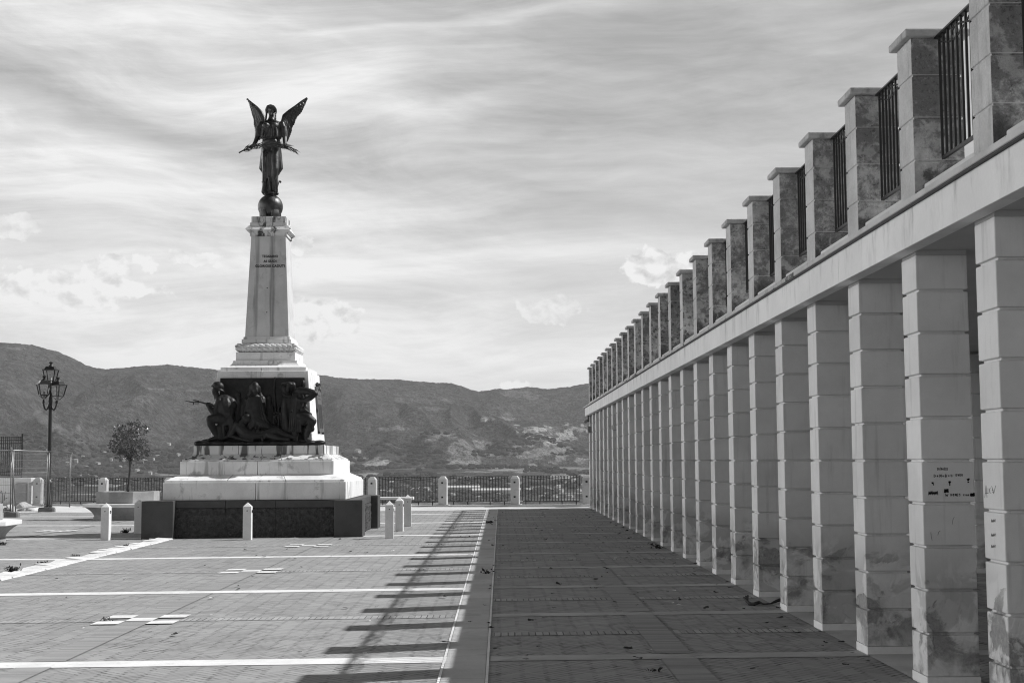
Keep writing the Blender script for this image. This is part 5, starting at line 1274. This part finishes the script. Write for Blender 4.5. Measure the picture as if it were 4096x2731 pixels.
# ------------------------------------------------------------------ valley and hills beyond the terrace
def hash2(ix, iy, seed):
    h = (ix.astype(np.int64)*374761393+iy.astype(np.int64)*668265263+seed*144665) & 0x7fffffff
    h = ((h ^ (h >> 13))*1274126177) & 0x7fffffff
    return ((h ^ (h >> 16)) & 0xffff)/65535.0
def vnoise(x, y, seed=0):
    ix, iy = np.floor(x), np.floor(y); fx, fy = x-ix, y-iy; ux, uy = fx*fx*fx*(fx*(fx*6-15)+10), fy*fy*fy*(fy*(fy*6-15)+10)
    a, b, c, d = hash2(ix, iy, seed), hash2(ix+1, iy, seed), hash2(ix, iy+1, seed), hash2(ix+1, iy+1, seed)
    return (a*(1-ux)+b*ux)*(1-uy)+(c*(1-ux)+d*ux)*uy
def fbm(x, y, oct_=5, seed=0, gain=.5):
    s = 0; a = 1; t = 0
    for o in range(oct_):
        s = s+a*vnoise(x*2**o+17.3*o, y*2**o-9.1*o, seed+o); t += a; a *= gain
    return s/t
sky_px = [(-900, 905), (-500, 830), (-250, 800), (-100, 793), (0, 790), (40, 792), (75, 795), (120, 807), (160, 822), (200, 843), (240, 852), (290, 848), (340, 843), (390, 841), (440, 846), (500, 853), (600, 858), (740, 864), (770, 870), (830, 874), (880, 874), (940, 877), (1000, 882), (1035, 883), (1060, 889), (1085, 899), (1100, 902), (1120, 900), (1148, 895), (1160, 899), (1180, 896), (1210, 892), (1235, 894), (1260, 896), (1290, 893), (1320, 889), (1350, 884), (1450, 868), (1600, 850), (1900, 870), (2352, 880), (3000, 900)]
_a, _s = [], []
for x, y in sky_px:
    d = ray(x*1.7415, y*1.7415); _a.append(math.atan2(d.x, d.y)); _s.append(d.z/math.hypot(d.x, d.y))
R0, R1, R2 = 2250.0, 3050.0, 4300.0
def smooth(t): t = np.clip(t, 0, 1); return t*t*(3-2*t)
def px_win(th, sl, px, py, lx, ly):
    d = ray(px*1.7415, py*1.7415); a0 = math.atan2(d.x, d.y); s0 = d.z/math.hypot(d.x, d.y)
    return np.exp(-((th-a0)*3267/lx)**2-((sl-s0)*3267/ly)**2)
def terrain(th, r):
    x, y = r*np.sin(th), r*np.cos(th)
    top = np.interp(th, _a, _s)*R2+1.6
    foot = R1+220*(fbm(x/700, y/700, 3, 5)-.5)*2
    t = (r-foot)/(R2-foot); tc = np.clip(t, 0, 1)
    floor = -62+46*smooth((r-R0)/(R1-R0))**1.3+10*(fbm(x/500, y/500, 3, 9)-.5)*smooth((r-1500)/900)
    prof = .62*tc+.38*smooth(tc)
    h = floor+(top-floor)*prof
    env = np.clip(tc*(1-tc)*4, 0, 1)**1.5
    # spurs and gullies running down the slope
    n = np.clip((fbm(th*13+.6*fbm(x/600, y/600, 2, 40), r/800, 3, 21)-.5)*2.3+.5, 0, 1); ridge = 1-np.abs(2*n-1)
    n2 = fbm(x/260, y/260, 4, 33); rg2 = 1-np.abs(2*n2-1)
    h = h+env*(74*(ridge-.60)+34*(rg2-.7))+env*60*(fbm(x/420, y/420, 3, 61)-.5)
    # the low wooded ridge standing forward of the main slope on the left
    sl = h/np.maximum(r, 1)
    d = ray(350*1.7415, 0); a0 = math.atan2(d.x, d.y)
    crest = 3560+320*(th-a0)*8
    k = np.exp(-((th-a0+.006)/.034)**2)*np.where(r < crest, np.exp(-((r-crest)/190)**2), np.exp(-((r-crest)/90)**2))
    h = h+44*k
    # tree canopies roughen the wooded slopes and the skyline
    wood = smooth(tc*8)
    h = h+wood*(5.5*fbm(x/26, y/26, 3, 77, .6)+2.5*vnoise(x/7, y/7, 5))
    h = np.where(r > R2, (h-70)*np.exp(-((r-R2)/700)**2)+70, h)
    near = smooth((r-60)/350); h = -14*(1-near)+h*near
    return h
th = np.concatenate([np.radians(np.linspace(-100, -24, 60)), np.radians(np.linspace(-23.9, 12, 900)), np.radians(np.linspace(12.2, 100, 70))])
rr = np.concatenate([np.linspace(62, 1500, 34), np.linspace(1530, 2250, 40), np.linspace(2254, 3050, 130), np.linspace(3054, 4330, 300), np.linspace(4360, 5600, 14)])
TH, RR = np.meshgrid(th, rr, indexing='ij'); H = terrain(TH, RR)
X, Y = RR*np.sin(TH), RR*np.cos(TH)
SLp = (H-CAM_H)/RR
tcl = np.clip((RR-R1)/(R2-R1), 0, 1)
# field patches: irregular cells on the valley floor, clearings on the slopes
cell = .5*fbm(X/90, Y/60, 2, 91)+.5*hash2(np.floor(X/70+1.3*fbm(X/150, Y/150, 2, 3)), np.floor(Y/95+1.3*fbm(X/150, Y/150, 2, 4)), 13)
field = np.where(tcl < .02, smooth((cell-.50)/.12), 0.0)*.75
nz = .45*fbm(X/75, Y/120, 4, 55, .6)+.55*fbm(X/22, Y/45, 4, 56, .6)
for px, py, lx, ly, k in [(1110, 962, 60, 10, .5), (1165, 962, 50, 7, .45), (1235, 985, 60, 14, .9), (1262, 1005, 60, 18, 1.0), (1300, 1000, 50, 18, 1.0), (1330, 985, 40, 14, .9), (1200, 1040, 130, 26, .55), (1120, 1030, 90, 24, .5), (1010, 1000, 60, 14, .45), (880, 985, 50, 10, .5), (1290, 1060, 80, 20, .45), (1060, 1066, 80, 16, .55), (1190, 1075, 110, 14, .6), (870, 1065, 40, 14, .7), (780, 1055, 40, 12, .5),
                          (350, 893, 60, 3.5, .35), (440, 897, 50, 4, .25), (330, 915, 50, 9, .22), (180, 985, 8, 26, .3), (40, 800, 30, 5, .3), (1200, 905, 60, 12, .25), (1000, 940, 40, 6, .3), (960, 920, 70, 8, .2)]:
    w = px_win(TH, SLp, px, py, lx, ly); field = np.maximum(field, k*smooth((nz+.40*w-.745)/.07)*(w > .05))
V = np.stack([X, Y, H], -1).reshape(-1, 3)
nt, nr = TH.shape
idx = np.arange(nt*nr).reshape(nt, nr)
F = np.stack([idx[:-1, :-1], idx[1:, :-1], idx[1:, 1:], idx[:-1, 1:]], -1).reshape(-1, 4)[:, ::-1]
me = bpy.data.meshes.new('hills'); me.vertices.add(len(V)); me.vertices.foreach_set('co', V.astype(np.float32).ravel())
me.loops.add(F.size); me.loops.foreach_set('vertex_index', F.astype(np.int32).ravel())
me.polygons.add(len(F)); me.polygons.foreach_set('loop_start', np.arange(0, F.size, 4, dtype=np.int32)); me.polygons.foreach_set('loop_total', np.full(len(F), 4, np.int32))
at_ = me.attributes.new('field', 'FLOAT', 'POINT'); at_.data.foreach_set('value', field.astype(np.float32).ravel())
me.update(); me.validate()
def m_hill(t):
    p = t.pos(); a = t.new('ShaderNodeAttribute'); a.attribute_name = 'field'; fld = a.outputs['Fac']
    n1 = t.noise(p, .05, 4, .65); n2 = t.noise(p, .006, 4, .6); n3 = t.noise(p, .16, 3, .6)
    c = t.mul(t.step(n2, .3, .7, .036, .062), t.mul(t.step(n1, .34, .66, .45, 1.6), t.step(n3, .34, .66, .6, 1.4)))
    sc = t.mul(t.step(n3, .56, .66), t.step(n1, .45, .6))                  # scrub dotted over the clearings
    n4 = t.noise(p, .028, 5, .68); f = t.mul(t.mul(fld, t.step(n4, .36, .58, .15, 1.0)), t.sub(1.0, t.mul(sc, .85)))
    c = t.mix(f, c, t.step(n2, .3, .7, .36, .48))
    return c, t.bump(t.add(t.mul(n1, 1.6), n3), 9.0, 1.0)
material('hill_forest', m_hill, .95, spec=.05)
me.materials.append(MATS['hill_forest']); me.polygons.foreach_set('use_smooth', [True]*len(me.polygons))
ho = bpy.data.objects.new('hills', me); COL.objects.link(ho); kind(ho, 'structure')
def hz(th_, r_): return float(terrain(np.array([th_]), np.array([r_]))[0])

# woods and hedges of the valley floor read as one mass
vs, fs = [], []
ico = bmesh.new(); bmesh.ops.create_icosphere(ico, subdivisions=2, radius=1); IV = np.array([v.co[:] for v in ico.verts]); IF = np.array([[v.index for v in f.verts] for f in ico.faces]); ico.free()
n = 6500
tt = np.radians(rng.uniform(-22, 6, n)); rt = 2200+1150*rng.random(n)**.8
cx, cy = rt*np.sin(tt), rt*np.cos(tt)
keep = fbm(cx/90, cy/120, 3, 71) > .485
tt, rt, cx, cy = tt[keep], rt[keep], cx[keep], cy[keep]; hh = terrain(tt, rt)
allv, allf = [], []; o = 0
for i in range(len(tt)):
    s = rng.uniform(2.6, 6.5); jig = 1+.35*(rng.random((len(IV), 1))-.5)
    v = IV*jig*np.array([s*rng.uniform(.9, 1.8), s, s*rng.uniform(.55, .95)])+np.array([cx[i], cy[i], hh[i]+s*.4]); allv.append(v); allf.append(IF+o); o += len(IV)
AV, AF_ = np.concatenate(allv), np.concatenate(allf)
me = bpy.data.meshes.new('valley_trees'); me.from_pydata(AV.tolist(), [], AF_.tolist())
def m_vt(t):
    n1 = t.noise(t.pos(), .12, 3, .6); n2 = t.noise(t.pos(), .012, 3)
    return t.mul(t.step(n2, .3, .7, .028, .05), t.add(.6, t.mul(n1, .8))), t.bump(t.noise(t.pos(), .5, 3, .7), 2.0)
material('valley_tree', m_vt, .95, spec=.05); me.materials.append(MATS['valley_tree'])
vt = bpy.data.objects.new('valley_trees', me); COL.objects.link(vt); kind(vt, 'stuff')
# houses
material('house_wall', flat(.5, .2, .2), .8); material('house_roof', flat(.30, .3, .3), .85)
def house_protos():
    out = []
    for w, d, h, rf in ((11, 9, 6, 2.2), (14, 9, 4.2, 2.0), (9, 9, 7, 2.4)):
        t = thing('house', (0, 0, 0), 'x', 'house', 'x')
        m_ = MB(); m_.box(-w/2, w/2, -d/2, d/2, -3, h); m_.build('wall', 'house_wall', t)
        m_ = MB(); m_.add([(-w/2-.4, -d/2-.4, h+.01), (w/2+.4, -d/2-.4, h+.01), (w/2+.4, d/2+.4, h+.01), (-w/2-.4, d/2+.4, h+.01), (-w/2-.4, 0, h+rf), (w/2+.4, 0, h+rf)], [(3, 2, 1, 0), (0, 1, 5, 4), (2, 3, 4, 5), (1, 2, 5), (3, 0, 4)]); m_.build('roof', 'house_roof', t)
        m_ = MB()
        for x in (-w*.28, w*.28):
            for z in ((1.2, 4.0) if h > 5 else (1.4,)): m_.box(x-.6, x+.6, -d/2-.04, -d/2-.005, z, z+1.4)
        m_.build('window', 'letter_dark', t); out.append(t)
    return out
HP = house_protos(); first = [True]*3
def put_house(px, py, lab, grp, i=None, s=None):
    d = ray(px*1.7415, py*1.7415); a = math.atan2(d.x, d.y); sl_ = d.z/math.hypot(d.x, d.y)
    rs = np.linspace(1900, 4200, 500); q = (terrain(np.full(500, a), rs)-CAM_H)/rs
    k = int(np.argmax(q >= sl_)); 
    if q[k] < sl_: return
    r = float(rs[k]); j = random.randrange(3) if i is None else i
    c = HP[j] if first[j] else copy_tree(HP[j])
    first[j] = False
    c.location = (r*math.sin(a), r*math.cos(a), hz(a, r)); c.rotation_euler.z = random.uniform(-.9, .9); s = s or random.uniform(.55, .85); c.scale = (s, s, s)
    c['label'] = lab; c['group'] = grp
LEFT = [(388, 1023), (362, 1052), (300, 1052), (332, 1062), (352, 1056), (285, 1060), (410, 1048), (440, 1074), (478, 1068), (505, 1078), (560, 1072), (255, 1058), (240, 1043), (225, 1066), (200, 1075), (315, 1085), (345, 1090), (470, 1082), (520, 1060), (190, 1052), (175, 1062), (545, 1086), (420, 1090), (600, 1078), (155, 1068), (275, 1075), (370, 1082), (640, 1070)]
for x, y in LEFT: put_house(x, y, 'tiny pale house far off in the valley left of the monument', 'far houses left of the monument')
RIGHT = [(1085, 1110), (1120, 1132), (1010, 1118), (980, 1125), (1040, 1140), (1060, 1128), (1215, 1130), (1230, 1128), (1255, 1136), (1282, 1120), (1300, 1112), (1318, 1108), (1330, 1128), (1200, 1112), (1145, 1140), (1245, 1142), (1275, 1142), (1310, 1142), (960, 1138), (900, 1112), (925, 1120), (1160, 1128), (1100, 1146), (1340, 1118), (880, 1130), (990, 1146), (1180, 1142), (1290, 1130), (1070, 1100), (1130, 1105)]
for x, y in RIGHT: put_house(x, y, 'tiny pale house far off in the valley right of the monument', 'far houses right of the monument')
put_house(822, 1040, 'lone white house on the foothill just right of the monument', 'x', 0, 1.1); put_house(1112, 1001 if False else 968, 'white farmhouse among pale fields high on the far hillside', 'x', 1, 1.1)
for ob in list(bpy.data.objects):
    if ob.get('group') == 'x': del ob['group']
def shed(px, py, r, w, d_, h, lab):
    q = ray(px*1.7415, py*1.7415); a = math.atan2(q.x, q.y); z = hz(a, r); t = thing('warehouse', (r*math.sin(a), r*math.cos(a), z), lab, 'warehouse')
    o = t.location
    MB().box(o.x-w/2, o.x+w/2, o.y-d_/2, o.y+d_/2, z-4, z+h).build('wall', 'house_wall', t)
    m_ = MB(); m_.add([(o.x-w/2-.5, o.y-d_/2-.5, z+h+.02), (o.x+w/2+.5, o.y-d_/2-.5, z+h+.02), (o.x+w/2+.5, o.y+d_/2+.5, z+h+.02), (o.x-w/2-.5, o.y+d_/2+.5, z+h+.02), (o.x-w/2-.5, o.y, z+h+3), (o.x+w/2+.5, o.y, z+h+3)], [(3, 2, 1, 0), (0, 1, 5, 4), (2, 3, 4, 5), (1, 2, 5), (3, 0, 4)])
    m_.build('roof', 'house_wall', t)
shed(1060, 1118, 2560, 66, 24, 7, 'long white warehouse in the valley behind the second railing panel')
shed(1140, 1122, 2500, 84, 26, 7, 'longest white warehouse in the valley behind the railing panels')

# thin smoke rising from fires on the lower slopes
sm = bpy.data.materials.new('smoke'); sm.use_nodes = True; nn = sm.node_tree.nodes; nn.remove(nn['Principled BSDF'])
pv = nn.new('ShaderNodeVolumePrincipled'); pv.inputs['Color'].default_value = (.95, .95, .95, 1); pv.inputs['Density'].default_value = .007
sm.node_tree.links.new(pv.outputs[0], nn['Material Output'].inputs['Volume']); MATS['smoke'] = sm
for pts, Yd in ((((190, 1026, 5), (172, 1010, 8), (150, 994, 11), (124, 978, 14), (98, 960, 15), (76, 944, 12)), 2880), (((1168, 968, 5), (1166, 955, 8), (1168, 940, 9)), 3080)):
    m_ = MB()
    for (a, b) in zip(pts[:-1], pts[1:]):
        for q in range(4):
            f = q/4; x, y, r = [a[k]*(1-f)+b[k]*f for k in range(3)]
            c = at((x+random.uniform(-3, 3))*1.7415, (y+random.uniform(-3, 3))*1.7415, Yd); r *= Yd/3267*random.uniform(.6, 1.1); m_.ell(c, (r, r, r*.8), 10, 7)
    kind(sculpt(m_, 'smoke', 'smoke', None, 3.0, 2, off=(0, 0, 0)), 'stuff')

# ------------------------------------------------------------------ air between the terrace and the hills
bm = bmesh.new(); bmesh.ops.create_cube(bm, size=1.0); me = bpy.data.meshes.new('haze'); bm.to_mesh(me); bm.free()
hm = bpy.data.materials.new('haze'); hm.use_nodes = True; nn = hm.node_tree.nodes; nn.remove(nn['Principled BSDF'])
pv = nn.new('ShaderNodeVolumePrincipled'); pv.inputs['Color'].default_value = (.9, .9, .9, 1); pv.inputs['Density'].default_value = 5.4e-5; pv.inputs['Anisotropy'].default_value = .2
hm.node_tree.links.new(pv.outputs[0], nn['Material Output'].inputs['Volume']); me.materials.append(hm)
zlo, zhi = float(H.min())-1.0, float(H.max())+12.0
hb = bpy.data.objects.new('haze', me); COL.objects.link(hb); hb.scale = (11600, 11600, zhi-zlo); hb.location = (0, 0, (zlo+zhi)/2); kind(hb, 'stuff')
